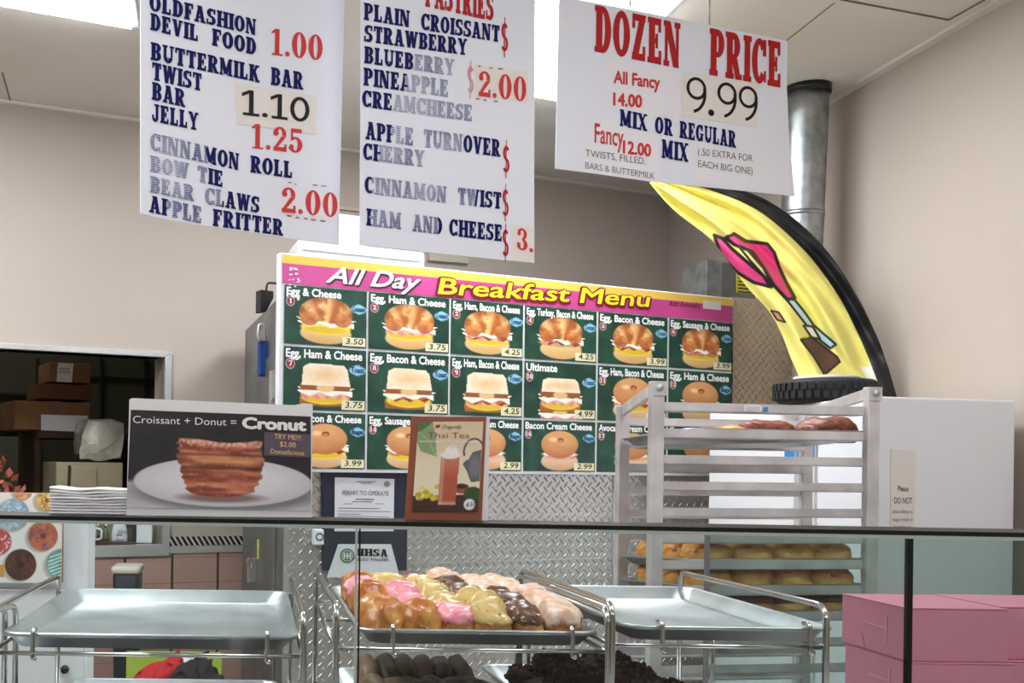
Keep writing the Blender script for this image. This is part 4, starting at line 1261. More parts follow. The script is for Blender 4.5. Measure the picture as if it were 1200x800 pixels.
# sheet pan shape
def sheet_pan(name, x0, x1, y0, y1, zrim, h, mt, label, group, org=None, wall=.022, r=.03):
    """zrim = top of the rolled rim"""
    zb = zrim - h
    L = [rrect(x0 + wall, x1 - wall, y0 + wall, y1 - wall, r, zb),
         rrect(x0 + .008, x1 - .008, y0 + .008, y1 - .008, r, zrim - .007), rrect(x0 + .001, x1 - .001, y0 + .001, y1 - .001, r, zrim - .007),
         rrect(x0, x1, y0, y1, r, zrim - .003), rrect(x0 + .003, x1 - .003, y0 + .003, y1 - .003, r, zrim),
         rrect(x0 + .008, x1 - .008, y0 + .008, y1 - .008, r, zrim - .002), rrect(x0 + wall + .001, x1 - wall - .001, y0 + wall + .001, y1 - wall - .001, r, zb + .0015)]
    mb = MB(); mb.loops(L, 0, True, True, True)
    o = build(mb, name, mt, None, ((x0 + x1) / 2, (y0 + y1) / 2, zb))
    return setp(o, label, 'tray', group)
a_ = math.atan2((nr - nl).y, (nr - nl).x)
rc = (nl + nr + fl3 + fr3) / 4
LEN = (nr - nl).length - .075
def rack_pan(k, label):
    z = ZL(k) - .012 + .003 - .0105
    o = sheet_pan('rack_pan', -LEN / 2 - .0, LEN / 2, -.185, .185, .0, .024, M['alu2'], label, 'pans in the aluminium rack')
    o.location = Vector((rc.x + .005, rc.y - .01, z + .002)); o.rotation_euler = (-.0525, 0, a_)
    return z + .004
# ------------------------------------------------------------------ pastries
def pastry_meshes(L, Wd, H, seed, lobes=2.0, twist=.6, fold=.10, cover=.25, nu=26, nv=22, ridge=0.0, flakes=0, drip=.16, square=.8, topping=True):
    """a lumpy bun with its long axis on y, resting on z=0; returns (dough, topping)"""
    r_ = random.Random(seed); ph = r_.random() * 6.3; ph2 = r_.random() * 6.3; sd = r_.random() * 50
    def surf(i, j, out=0.0, ridge=ridge):
        a = -math.pi / 2 + math.pi * i / nu
        th = 2 * math.pi * j / nv
        sp = math.copysign(abs(math.sin(a)) ** square, math.sin(a)); cp = abs(math.cos(a)) ** (square * .8)
        ct = math.copysign(abs(math.cos(th)) ** square, math.cos(th)); st = math.copysign(abs(math.sin(th)) ** square, math.sin(th))
        y = sp * L / 2
        k = 1 + fold * math.sin(lobes * math.pi * (y / L + .5) * 2 + twist * 2 * th + ph) + .5 * fold * math.sin(3 * th + ph2 + y / L * 7)
        k += ridge * (.55 - abs(math.sin(lobes * math.pi * (y / L + .5) + th * .5 * 2 + ph)))
        n = noise.noise(Vector((math.cos(th) * 1.3 + sd, y / L * 3.2, math.sin(th) * 1.3)))
        k += .13 * n + .07 * noise.noise(Vector((math.cos(th) * 3.6 + sd, y / L * 8.5, math.sin(th) * 3.6))) + .035 * noise.noise(Vector((math.cos(th) * 8 + sd, y / L * 19, math.sin(th) * 8)))
        x = Wd / 2 * cp * ct * k; z = H / 2 * cp * st * k
        z = max(z, -H * .34) + H * .34
        d = Vector((ct * cp, sp * .5, st))
        if d.length > 0: d.normalize()
        return Vector((x, y * (1 + .05 * n), z)) + d * out
    V = [[surf(i, j) for j in range(nv)] for i in range(nu + 1)]
    dm = MB(); dm.loops(V, 0, True)
    tm = None
    if topping:
        tm = MB(); idx = {}; vs = []; fs = []
        def ok(i, j):
            th = 2 * math.pi * (j + .5) / nv
            y = -1 + 2 * (i + .5) / nu
            lim = cover + drip * noise.noise(Vector((y * 3 + sd, th * 1.2, 3.3))) * 1.6 + .5 * max(0, abs(y) - .82)
            return math.sin(th) > lim and 0 < i < nu - 1
        def vid(i, j):
            j %= nv
            if (i, j) not in idx:
                idx[(i, j)] = len(vs); vs.append(surf(i, j, .0028 * L / .1 + .0012 * noise.noise(Vector((i * .5, j * .5, sd)))))
            return idx[(i, j)]
        cells = [(i, j) for i in range(nu) for j in range(nv) if ok(i, j)]
        cs = set(cells)
        for (i, j) in cells: fs.append((vid(i, j), vid(i, j + 1), vid(i + 1, j + 1), vid(i + 1, j)))
        # a lip back down to the dough along the edge of the icing
        lo = {}
        def lid(i, j):
            j %= nv
            if (i, j) not in lo: lo[(i, j)] = len(vs); vs.append(surf(i, j, -.002))
            return lo[(i, j)]
        for (i, j) in cells:
            if (i, (j - 1) % nv) not in cs: fs.append((vid(i + 1, j), lid(i + 1, j), lid(i, j), vid(i, j)))
            if (i, (j + 1) % nv) not in cs: fs.append((vid(i, j + 1), lid(i, j + 1), lid(i + 1, j + 1), vid(i + 1, j + 1)))
            if (i - 1, j) not in cs: fs.append((vid(i, j), lid(i, j), lid(i, j + 1), vid(i, j + 1)))
            if (i + 1, j) not in cs: fs.append((vid(i + 1, j + 1), lid(i + 1, j + 1), lid(i + 1, j), vid(i + 1, j)))
        tm.add(vs, fs, 0, True)
        for q in range(flakes):
            i, j = r_.choice(cells); p = surf(i, j, .004 * L / .1); a = r_.random() * 3.1; s = .002 + r_.random() * .002
            u = Vector((math.cos(a), math.sin(a), 0)) * s * 1.8; w = Vector((-math.sin(a), math.cos(a), .3)) * s
            tm.obox(p - u / 2 - w / 2, u, w, Vector((0, 0, .0012)), 1)
    # loops above are wound outwards already when seen from +x
    return dm, tm
def pastry(name, label, cat_, group, loc, rotz, dmat, tmat, tname='icing', tilt=0.0, **kw):
    dm, tm = pastry_meshes(**kw)
    loc = Vector(loc)
    t = thing(name, label, cat_, (0, 0, 0), group)
    build(dm, 'dough', dmat, t)
    if tm: build(tm, tname, tmat, t)
    t.location = loc; t.rotation_euler = (tilt, 0, rotz)
    return t

# ------------------------------------------------------------------ glass display case
gl, gr = W(-110, 600, 1.475), W(1300, 620, 1.325)
GP = Plane(gl, gr)
CASE_TOP = EYE - .0695
DECK = .865
case = thing('display_case', 'glass-fronted bakery display case holding the trays', 'display case', GP.at(.8, 0, 0))
us = [GP.hit(x, 700)[0] for x in (-110, 417, 1066, 1300)]
us[3] = us[2] + 1.30
for k in range(3):
    mb = MB(); a, b = us[k] + (.0015 if k else 0), us[k + 1] - .0015
    mb.obox(GP.at(a, DECK - .03, 0), GP.U * (b - a), -GP.N * .006, (0, 0, CASE_TOP - DECK + .026))
    build(mb, 'front_glass', M['glass_smudge'] if k == 0 else M['glass'], case)
for k, (w, mt) in enumerate(((.0016, 'pale_edge'), (.0032, 'dark_edge'))):
    mb = MB(); mb.obox(GP.at(us[k + 1] - w, DECK - .03, .001), GP.U * w * 2, -GP.N * .008, (0, 0, CASE_TOP - DECK + .024)); build(mb, 'glass_seam', M[mt], case)
mb = MB(); mb.obox(GP.at(us[1] + .003, DECK - .03, .001), GP.U * .0022, -GP.N * .008, (0, 0, CASE_TOP - DECK + .024)); build(mb, 'glass_seam', M['dark_edge'], case)
mb = MB(); mb.obox(GP.at(us[0], CASE_TOP - .005, .004), GP.U * (us[3] - us[0]), -GP.N * .10, (0, 0, .005)); build(mb, 'top_ledge', M['dark_edge'], case)
mb = MB(); mb.obox(GP.at(us[0], CASE_TOP - .0095, .003), GP.U * (us[3] - us[0]), -GP.N * .012, (0, 0, .0042)); build(mb, 'ledge_lip', M['pale_edge'], case)
rear = 2.50
mb = MB(); mb.box(-1.2, 2.0, 1.52, rear, DECK - .03, DECK); build(mb, 'deck', M['steel'], case)
mb = MB(); mb.obox(GP.at(us[0], 0, .002), GP.U * (us[3] - us[0]), Vector((0, rear - 1.36, 0)), (0, 0, DECK - .03)); build(mb, 'base_cabinet', M['white'], case, bevel=.005)
xp = X_at(829, rear - .02)
zr = EYE - .140
mb = MB(); mb.box(xp - .004, xp + .004, rear - .03, rear - .018, DECK, zr); build(mb, 'rear_post', M['steel_dk'], case)
mb = MB(); mb.box(xp + .006, 1.98, rear - .028, rear - .022, DECK, zr); build(mb, 'rear_glass', M['glass_green'], case)

# ------------------------------------------------------------------ wire tray racks and sheet trays
ZF, ZB = 1.73, 2.36
def hz(px): return 545 + (px - 300) * ROLL
T1 = (X_at(1, ZF), X_at(353, ZF), EYE - (743 - hz(178)) / F * ZF)
T2 = (X_at(421, ZF), X_at(709, ZF), EYE - (738 - hz(565)) / F * ZF)
T3 = (X_at(735, ZF), X_at(986, ZF), EYE - (733.5 - hz(860)) / F * ZF)
RH = .026
tr1 = sheet_pan('sheet_tray', T1[0], T1[1], ZF, ZB, T1[2], RH, M['alu2'], 'large empty aluminium tray on the upper level at the case left', 'trays in the display case')
tr2 = sheet_pan('sheet_tray', T2[0], T2[1], ZF, ZB, T2[2], RH, M['alu2'], 'upper middle aluminium tray full of iced pastries', 'trays in the display case')
tr3 = sheet_pan('sheet_tray', T3[0], T3[1], ZF, ZB - .04, T3[2], RH, M['alu2'], 'empty aluminium tray on the upper level, beside the pink boxes', 'trays in the display case')
DROP = (.188, .172, .172)
def tray_rack(label, T, xl, xr, drop, posts_back):
    zt = T[2]; ztube = zt - RH - .004
    t = thing('tray_rack', label, 'tray rack', ((xl + xr) / 2, (ZF + ZB) / 2, DECK), 'chrome wire tray racks')
    r = .0045
    for x in (xl, xr):
        f = MB()
        path = fillet([(x, ZF - .012, DECK), (x, ZF - .012, zt + .034), (x, ZB - .05, zt + .030), (x, ZB - .05, DECK)], .03)
        f.tube(path, r * 1.15, 10)
        sf = build(f, 'side_frame', M['chrome'], t)
        for zz in (ztube, zt - drop - RH - .004):
            f = MB(); f.tube([(x, ZF - .012, zz), (x, ZB - .05, zz)], r * .9, 8); build(f, 'side_wire', M['chrome'], sf)
    for zz in (ztube, zt - drop - RH - .004):
        for y in (ZF - .010, (ZF + ZB) / 2, ZB - .05):
            f = MB(); f.tube([(xl, y, zz), (xr, y, zz)], r * .8, 8); build(f, 'cross_wire', M['chrome'], t)
    for k, x in enumerate((T[0] + .055, T[1] - .05)):
        f = MB()
        f.tube(fillet([(x, ZF + .012, zt + .004), (x, ZF - .008, zt + .005), (x, ZF - .010, ztube - .008), (x + .006, ZF - .010, ztube - .010)], .006), r * .85, 8)
        build(f, 'tray_hook', M['chrome'], t)
    if posts_back:
        for x in posts_back:
            f = MB(); f.tube([(x, ZB - .045, DECK), (x, ZB - .045, ztube)], r, 8); build(f, 'rear_leg', M['chrome'], t)
    return t
x1l = X_at(-6, ZF); x1r = T1[1] + .006
tray_rack('leftmost chrome wire rack holding the large empty tray', T1, T1[0] - .010, x1r, DROP[0], ())
tray_rack('middle chrome wire rack under the tray of iced pastries', T2, X_at(396, ZF), T2[1] + .004, DROP[1], (X_at(606, ZB), X_at(616, ZB)))
tray_rack('rightmost chrome wire rack next to the pink boxes', T3, T3[0] - .024, X_at(966, ZF), DROP[2], (X_at(828, ZB),))
# a neighbour rack cut off by the left edge
f = thing('tray_rack', 'chrome wire rack end cut off at the case left side', 'tray rack', (T1[0] - .03, 2.0, DECK), 'chrome wire tray racks')
for dx in (-.030, -.048):
    m_ = MB(); m_.tube(fillet([(T1[0] + dx + .035, ZF + .10, DECK), (T1[0] + dx + .035, ZF + .10, T1[2] + .03), (T1[0] + dx - .02, ZF - .10, T1[2] + .03), (T1[0] + dx - .02, ZF - .10, DECK)], .02), .005, 8); build(m_, 'side_frame', M['chrome'], f)
lt = []
for (T, dp, lb) in ((T1, DROP[0], 'lower empty aluminium tray beneath the large empty tray'), (T2, DROP[1], 'lower middle tray of brown bars'), (T3, DROP[2], 'lower tray of crumb-coated chocolate doughnuts')):
    x0, x1 = T[0], T[1]
    if T is T3: x0 = X_at(625, ZF) + .045; x1 = X_at(915, ZF)
    if T is T1: x0 = X_at(12, ZF); x1 = X_at(340, ZF)
    if T is T2: x1 = X_at(620, ZF) + .03
    lt.append(sheet_pan('sheet_tray', x0, x1, ZF + .005, ZB - .01, T[2] - dp, RH, M['alu2'], lb, 'trays in the display case'))

# iced pastries on the middle tray: columns of six flavours, rows going back
zb2 = T2[2] - RH + .003
kinds_row = [
 ['glaze', 'glaze', 'pink', 'maple', 'choc', 'sugar'],
 ['glaze', 'pink', 'maple', 'maple', 'choc', 'sugar'],
 ['glaze', 'pink', 'maple', 'choc', 'choc', 'sugar'],
 ['pink', 'glaze', 'maple', 'choc', 'sugar', 'sugar'],
 ['pink', 'maple', 'maple', 'choc', 'sugar', 'sugar'],
 ['glaze', 'maple', 'jam', 'sugar', 'sugar', 'sugar']]
desc = {'glaze': 'golden glazed twist pastry', 'pink': 'pink-iced twist pastry', 'maple': 'maple-iced cream-coloured pastry', 'choc': 'chocolate-iced pastry', 'sugar': 'pink-white sugar-dusted pastry', 'jam': 'golden pastry with red jam centre'}
rown = ['front row', 'second row', 'third row', 'fourth row', 'fifth row', 'back row']
coln = ['at the left end', 'second from left', 'third from left', 'fourth from left', 'fifth from left', 'at the right end']
wT = (T2[1] - T2[0] - .048); x_first = T2[0] + .024
pit = wT / 6
for r in range(6):
    for q in range(6):
        k = kinds_row[r][q]
        rr = random.Random(r * 31 + q)
        L = .104; y = ZF + .078 + r * .0935 + rr.uniform(-.006, .006)
        x = x_first + pit * (q + .5) + rr.uniform(-.003, .003)
        H = .056 + rr.uniform(-.004, .006)
        tm = {'glaze': (M['dough'], None), 'pink': (M['dough'], M['pink_ice']), 'maple': (M['dough'], [M['maple_ice'], M['nut']]), 'choc': (M['dough'], [M['choc_ice'], M['nut']]), 'sugar': (M['dough2'], M['sugar']), 'jam': (M['dough'], M.setdefault('jam', mat('red_jam', (196, 70, 66), .25)))}[k]
        kw = dict(L=L * rr.uniform(.95, 1.04), Wd=pit * rr.uniform(1.06, 1.16), H=H * 1.18, seed=r * 97 + q * 13 + 5, lobes=rr.choice((1.5, 2, 2.5)), twist=.5, fold=.13,
                  cover={'glaze': .9, 'pink': .28, 'maple': .22, 'choc': .26, 'sugar': .1, 'jam': .8}[k], flakes={'choc': 34, 'maple': 8}.get(k, 0), topping=tm[1] is not None, nu=44, nv=36)
        kw['ridge'] = {'glaze': .42, 'jam': .3, 'sugar': .16}.get(k, .24)
        pastry('iced_pastry', '%s, %s of the pastry tray, %s' % (desc[k], rown[r], coln[q]), 'pastry', 'pastries on the middle tray',
               (x, y, zb2), rr.uniform(-.12, .12), tm[0], tm[1], {'sugar': 'sugar_coating', 'jam': 'jam_filling'}.get(k, 'icing'), **kw)

# brown bars on the lower middle tray
zbl = T2[2] - DROP[1] - RH + .003
bars_lbl = ['left end', 'second from left', 'third from left', 'fourth from left', 'fifth from left', 'right end']
xa, xb = T2[0] + .045, X_at(620, ZF) - .005
for r in range(2):
    for q in range(6):
        rr = random.Random(900 + r * 10 + q)
        dk = (q >= 2 and r == 0) or (r == 1 and q in (1, 2, 4))
        x = xa + (xb - xa) * (q + .5) / 6
        pastry('long_bar', '%s bar on the lower middle tray, %s row, %s' % ('dark chocolate' if dk else 'tan-coloured', 'front' if r == 0 else 'back', bars_lbl[q]), 'doughnut bar', 'bars on the lower middle tray',
               (x, ZF + .20 + r * .235, zbl), rr.uniform(-.05, .05) + (.18 if r == 0 else -.05), M['dough2'] if not dk else M['dark_bar'], M['dark_bar'] if dk else M['tan_bar'],
               L=.21, Wd=(xb - xa) / 6 * 1.04, H=.085, seed=700 + r * 20 + q, lobes=1.2, twist=.2, fold=.06, cover=-.1, nu=24, nv=20)
# crumb-coated chocolate doughnuts
def ring_mesh(R_, r, seed, rough, nu=36, nv=16):
    sd = seed * 3.7; L = []
    mb = MB(); V = []
    for i in range(nu):
        a = 2 * math.pi * i / nu; row = []
        for j in range(nv):
            b = 2 * math.pi * j / nv
            n = noise.noise(Vector((math.cos(a) * 9 + sd, math.sin(a) * 9, b * 2.2))) * .5 + noise.noise(Vector((math.cos(a) * 21 + sd, math.sin(a) * 21, b * 5))) * .5
            q = r * (1 + rough * n)
            row.append(Vector(((R_ + q * math.cos(b)) * math.cos(a), (R_ + q * math.cos(b)) * math.sin(a), r * .92 + q * math.sin(b) * .92)))
        V.append(row)
    vs = [p for w in V for p in w]
    fs = [(i * nv + j, ((i + 1) % nu) * nv + j, ((i + 1) % nu) * nv + (j + 1) % nv, i * nv + (j + 1) % nv) for i in range(nu) for j in range(nv)]
    mb.add(vs, fs, 0, True); return mb
def crumbs(R_, r, seed, n):
    mb = MB(); rr = random.Random(seed)
    for k in range(n):
        a = rr.random() * 6.283; b = rr.uniform(-.4, 3.5); q = r * rr.uniform(.98, 1.12)
        p = Vector(((R_ + q * math.cos(b)) * math.cos(a), (R_ + q * math.cos(b)) * math.sin(a), r * .92 + q * math.sin(b) * .92)); s = rr.uniform(.002, .0048)
        u = Vector((rr.uniform(-1, 1), rr.uniform(-1, 1), rr.uniform(-1, 1))).normalized() * s * 1.5
        w = u.cross(Vector((rr.uniform(-1, 1), rr.uniform(-1, 1), .3))).normalized() * s * 1.3; x = u.cross(w).normalized() * s
        mb.obox(p - (u + w + x) / 2, u, w, x, rr.random() < .18)
    return mb
M['crumb_lt'] = mat('light_crumb', (120, 82, 62), .8)
x0c, x1c = X_at(640, ZF) + .055, X_at(905, ZF)
zc3 = T3[2] - DROP[2] - RH + .003
n_ = 0
cpos = []
for r in range(4):
    for q in range(3):
        cpos.append((x0c + (x1c - x0c) * (q + .5) / 3, ZF + .095 + r * .135, 0, r, q))
for r, q in ((3, 0), (3, 1), (2, 1), (2, 0), (1, 1)):
    cpos.append((x0c + (x1c - x0c) * (q + .95) / 3, ZF + .06 + r * .135, 1, r, q))
for (x, y, lay, r, q) in cpos:
    rr = random.Random(n_)
    t = thing('crumb_doughnut', 'chocolate crumb doughnut, %s layer, %s row, %s on the lower right tray' % ('bottom' if lay == 0 else 'upper', ('front', 'second', 'third', 'back')[r], ('left', 'middle', 'right')[q]), 'doughnut', (0, 0, 0), 'crumb doughnuts on the lower tray')
    build(ring_mesh(.028, .020, n_ + 1, .22), 'dough', M['crumb'], t)
    build(crumbs(.028, .020, n_, 170), 'crumb_coating', [M['crumb'], M['crumb_lt']], t)['kind'] = 'stuff'
    t.location = (x + rr.uniform(-.004, .004), y, zc3 + (.036 if lay else 0)); t.rotation_euler = (rr.uniform(-.1, .1) if lay else 0, rr.uniform(-.12, .12) if lay else 0, rr.random() * 6)
    n_ += 1

# ------------------------------------------------------------------ pans and bars on the aluminium rack
def in_rack(u, v, z):
    ca_, sa_ = math.cos(a_), math.sin(a_)
    return Vector((rc.x + .005 + u * ca_ - v * sa_, rc.y - .01 + u * sa_ + v * ca_, z - .0525 * v))
zp = rack_pan(1, 'topmost pan in the aluminium rack, holding dark fritters')
for k, (px, w, dp, nm) in enumerate(((852, .16, .06, 'pale golden fritter seen left on the topmost rack pan'), (920, .16, .12, 'brown lumpy fritter in the middle of the topmost rack pan'), (975, .15, .02, 'dark brown fritter at the right of the topmost rack pan'))):
    u = (X_at(px, 3.0) - rc.x)
    t = pastry('fritter', nm, 'fritter', 'fritters on the topmost rack pan', in_rack(u, dp - .06, zp), math.pi / 2 + a_, M['fritter'] if k else M['dough2'], M['fritter'] if k else M['glaze'], 'glaze', L=w, Wd=.10, H=.075 if k else .045, seed=300 + k, lobes=2.5, twist=.9, fold=.16, cover=.2, nu=30, nv=24)
for lev, lbl in ((6, 'rack pan of long golden twists, just under the case-top line'), (7, 'rack pan of brown-glazed bars below the golden twists'), (8, 'rack pan of dark-topped bars, lowest one visible')):
    zp = rack_pan(lev, lbl)
    for r in range(3):
        for q in range(4):
            rr = random.Random(lev * 50 + r * 7 + q)
            u = -LEN / 2 + .035 + (LEN - .07) * (q + .5) / 4
            dm, tm_ = {6: (M['glaze'], M['dough']), 7: (M['glaze'], M['dough2']), 8: (M['glaze'], M['dark_bar'])}[lev]
            pastry('long_bar', '%s on the %s rack pan, %s row, %s' % ({6: 'golden twist bar', 7: 'brown-glazed bar', 8: 'dark-topped bar'}[lev], {6: 'first', 7: 'second', 8: 'third'}[lev] + ' lower', ('near', 'middle', 'far')[r], ('left end', 'second from left', 'third from left', 'right end')[q]),
                   'doughnut bar', 'bars on the aluminium rack', in_rack(u, -.115 + r * .115, zp), math.pi / 2 + a_ + rr.uniform(-.05, .05), dm, tm_, 'glaze',
                   L=(LEN - .06) / 4 * 1.06, Wd=.095, H=.078, seed=lev * 100 + r * 10 + q, lobes=1.6 if lev == 6 else 1, twist=.5 if lev == 6 else .1, fold=.08 if lev == 6 else .03, cover=.55 if lev != 8 else .3, nu=24, nv=20)

# ------------------------------------------------------------------ pink boxes at the case right
def pink_box(x0, y0, z0, w, d, h, label, rot=0.0):
    t = thing('pink_box', label, 'box', (x0 + w / 2, y0 + d / 2, z0), 'pink bakery boxes')
    mb = MB(); mb.box(x0, x0 + w, y0, y0 + d, z0, z0 + h - .002); build(mb, 'carton', M['pink_box'], t, bevel=.0015)
    mb = MB(); mb.box(x0 - .0012, x0 + w + .0008, y0 - .0008, y0 + d, z0 + h - .0018, z0 + h)
    build(mb, 'lid', M['pink_box'], t, bevel=.0006)
    mb = MB()
    mb.prism([(x0 - .0004, y0 + d * .62, z0 + h * .52), (x0 - .0004, y0 + d * .30, z0 + h * .50), (x0 - .0004, y0 + d * .30, z0 + h * .53), (x0 - .0004, y0 + d * .62, z0 + h * .545)], (-.001, 0, 0))
    mb.prism([(x0 - .0004, y0 + d * .31, z0 + h * .25), (x0 - .0004, y0 + d * .29, z0 + h * .25), (x0 - .0004, y0 + d * .29, z0 + h * .75), (x0 - .0004, y0 + d * .31, z0 + h * .75)], (-.001, 0, 0))
    build(mb, 'tab_slot', M.setdefault('pink_pale', mat('pale_pink_card', (200, 138, 157), .5)), t)
    mb = MB()
    mb.prism([(x0 - .0004, y0 + d * .80, z0 + .004), (x0 - .0004, y0 + d * .62, z0 + .004), (x0 - .0004, y0 + d * .66, z0 + h * .30), (x0 - .0004, y0 + d * .76, z0 + h * .36)], (-.0012, 0, 0))
    build(mb, 'tuck_tab', M['pink_box'], t)
    return t
bx, by = X_at(1066, 2.0), 2.0
bh = .0975; btop = EYE - (712 - hz(1066)) / F * 2.0
lay_n = ['topmost', 'second from top', 'lowest']
for k in range(3):
    z0 = btop - bh * (k + 1)
    pink_box(bx + .004 * (k % 2), by - .006 * (k == 1), z0 + .0006, .182 + .004 * (k == 1), .224, bh - .0006, '%s pink box of the stack behind the dark glass seam' % lay_n[k])
    pink_box(bx + .192, by + .035 - .01 * k, z0 + .0006, .20, .2, bh - .0006, '%s pink box of the stack cut by the right picture edge' % lay_n[k])
mb = MB(); mb.box(bx - .02, bx + .42, by - .03, by + .26, DECK, btop - 3 * bh); setp(build(mb, 'box_riser', M['white']), 'white riser board under the pink boxes', 'riser') if btop - 3 * bh > DECK + .002 else None

# ------------------------------------------------------------------ signs standing on the case top
def lean(px0, py0, px1, py1, Y, back=.10):
    A_ = W(px0, py0, Y); B_ = W(px1, py1, Y); A_.z = B_.z = CASE_TOP
    return TiltPlane(A_, B_, A_ + Vector((0, back, 1.0)))
CPn = lean(148, 604, 365, 607, 1.475, .06)
cr = thing('cronut_sign', 'white-bordered photo sign of a stacked pastry on a plate', 'sign', CPn.px(257, 606))
mb = MB(); panel_px(CPn, [(151.5, 468), (155, 466.3), (345, 474.5), (355, 472.3), (366.5, 473), (365.4, 606), (257, 605), (148, 603.5)], .004); build(mb, 'board', M['white_paper'], cr)
c = Canvas(250, 150, 1.6, (34, 33, 34))
n1 = vnoise(150, 250, 10, 10, 5); n2 = vnoise(150, 250, 34, 12, 6); n3 = vnoise(150, 250, 50, 80, 8)
c.c += (n1[..., None] - .5) * 10
yy = c.Y; c.blend(np.clip((yy - (.70 + .0 * c.X)) / .05, 0, 1), (178, 178, 184)); c.blend(np.clip((yy - .80) / .2, 0, 1) * .6, (222, 222, 226))
c.ell(.86, .82, .80, .20, (120, 118, 122), soft=.25, k=.8)
m, u, v, d = c.em(.83, .72, .78, .255)
c.blend(m, col_mix((232, 232, 236), (206, 206, 212), np.clip(d ** 3 + .1 * v, 0, 1)))
m, u, v, d = c.em(.83, .71, .66, .20); c.blend(m * np.clip((d - .9) * 8, 0, 1), (214, 214, 220))
c.ell(.82, .88, .34, .05, (120, 90, 84), soft=.6, k=.8)
# the pastry: a drum of folded, sugared layers
left = .42 + .05 * (yy - .3) * 2 + .05 * (n2 - .5) - .02 * np.exp(-((yy - .46) / .05) ** 2); right = 1.17 + .05 * (n2 - .5) + .015 * np.exp(-((yy - .5) / .06) ** 2)
bot = .885 - .10 * ((c.X - .80) / .38) ** 2
low = np.clip((yy - .62) / .27, 0, 1); inset = .10 * low ** 1.5
mask = np.clip((c.X - left - inset) / .01, 0, 1) * np.clip((right - inset - c.X) / .01, 0, 1) * np.clip((bot - yy) / .012, 0, 1) * np.clip((yy - (.285 + .018 * np.sin(c.X * 9))) / .01, 0, 1)
band_ = np.sin(yy * 42 + .9 * np.sin(c.X * 5) + n1 * 3)
base = col_mix((140, 66, 46), (220, 138, 104), np.clip(.5 + .35 * band_ + (n2 - .5) * .9, 0, 1))
gold = np.exp(-((yy - .505 + .05 * (c.X - .8) ** 2 - .02 * (c.X - .8)) / .025) ** 2) * np.clip((c.X - .55) / .1, 0, 1) * np.clip((1.15 - c.X) / .1, 0, 1)
base = base * (1 - gold[..., None] * .8) + np.array([222, 166, 96]) * gold[..., None] * .8
sug = np.exp(-((yy - .315) / .04) ** 2) * np.clip(n3 * 2 - .5, 0, 1) * .8 + np.clip(n3 - .74, 0, 1) * 1.4
base = base * (1 - np.clip(sug, 0, 1)[..., None]) + np.array([238, 214, 196]) * np.clip(sug, 0, 1)[..., None]
dark_ = np.exp(-((yy - .575) / .02) ** 2) * .45 + np.exp(-((yy - .435) / .014) ** 2) * .4
base = base * (1 - dark_[..., None]) * (1 - .35 * np.clip(np.abs(c.X - .8) / .4 - .6, 0, 1))[..., None]
c.blend(mask, base)
print_px(CPn, c, [(153.5, 480), (364, 488), (364.5, 598.5), (148.5, 594.5)], 'photo_print', cr)
cw = lambda s, p0, p1, cap, mt, b=0.0, off=.0022: word(CPn, s, p0, p1, cap, mt, cr, 'sans', off, b)
cw('Croissant + Donut =', (156, 495.5), (277, 499), 9, M['white_ink'], -.004); cw('Cronut', (283.5, 501.5), (359, 504.5), 13, M['white_ink'], .05)
mb = MB(); quad_px(CPn, [(309.6, 506), (364, 509), (364.3, 536), (309.5, 533.5)], .0018); build(mb, 'caption_box', M['purple'], cr)
cw('TRY ME!!!', (321.5, 514), (352.5, 516), 6, M['peach_ink'], .005, .0028); cw('$2.00', (328, 523), (346.5, 524.3), 6, M['peach_ink'], .005, .0028); cw('Donutlicious', (317, 531.5), (356.5, 533.7), 6, M['peach_ink'], .005, .0028)
mb = MB(); mb.obox(CPn.at(.04, .12, -.006), CPn.U * .06, -CPn.V * .1188, Vector((0, .055, 0))); build(mb, 'easel_back', M['white_paper'], cr)

TP = lean(474, 609, 565, 611, 1.470, .06)
th = thing('tea_sign', 'brown-bordered Thai tea picture sign standing on the case top', 'sign', TP.px(520, 611))
mb = MB(); panel_px(TP, [(482.4, 487.8), (570, 488.2), (564.5, 611), (474.4, 609.8)], .003, 0); build(mb, 'board', M['brown_border'], th)
mb = MB(); panel_px(TP, [(484, 487.6), (574.5, 488.2), (572.5, 611), (476, 609.8)], .010, -.003); build(mb, 'backing', M['white_paper'], th)
c = Canvas(96, 132, .72, (238, 222, 190)); n1 = vnoise(132, 96, 6, 6, 21); n2 = vnoise(132, 96, 20, 30, 22)
c.blend(np.clip((.45 - c.Y) * 1.6, 0, 1) * .6, (214, 182, 138)); c.blend(np.clip((c.Y - .35) * 2, 0, .7), (250, 240, 216))
c.poly([(0, 0), (.16, 0), (.20, .15), (.23, .39), (.05, .33), (0, .22)], (120, 156, 110), .8); c.line([(0, .1), (.12, .2), (.22, .38)], .008, (170, 196, 150), .8); c.poly([(0, .0), (.17, .0), (.06, .09), (0, .12)], (84, 112, 62), .9)
wood = np.clip((c.Y - (.82 - .03 * c.X)) / .01, 0, 1); c.blend(wood, (70, 42, 32)); c.blend(wood * np.clip(np.sin(c.Y * 110 + c.X * 12) * .5, 0, 1) * .5, (110, 70, 52))
c.poly([(.58, .42), (.62, .34), (.72, .31), (.72, .66), (.62, .67), (.57, .55), (.52, .47), (.55, .43)], (96, 98, 104)); c.ell(.66, .50, .07, .12, (124, 126, 132), soft=.8)
an = [(.535 + .12 * 0, .36)] + [(.635 + .11 * math.cos(a), .33 + .14 * math.sin(a)) for a in np.linspace(math.pi * .9, math.pi * 2, 14)]
c.line(an, .009, (70, 70, 74))
c.ell(.52, .74, .085, .055, (168, 84, 52)); c.ell(.52, .715, .075, .025, (60, 40, 36)); c.ell(.65, .80, .10, .08, (52, 84, 44))
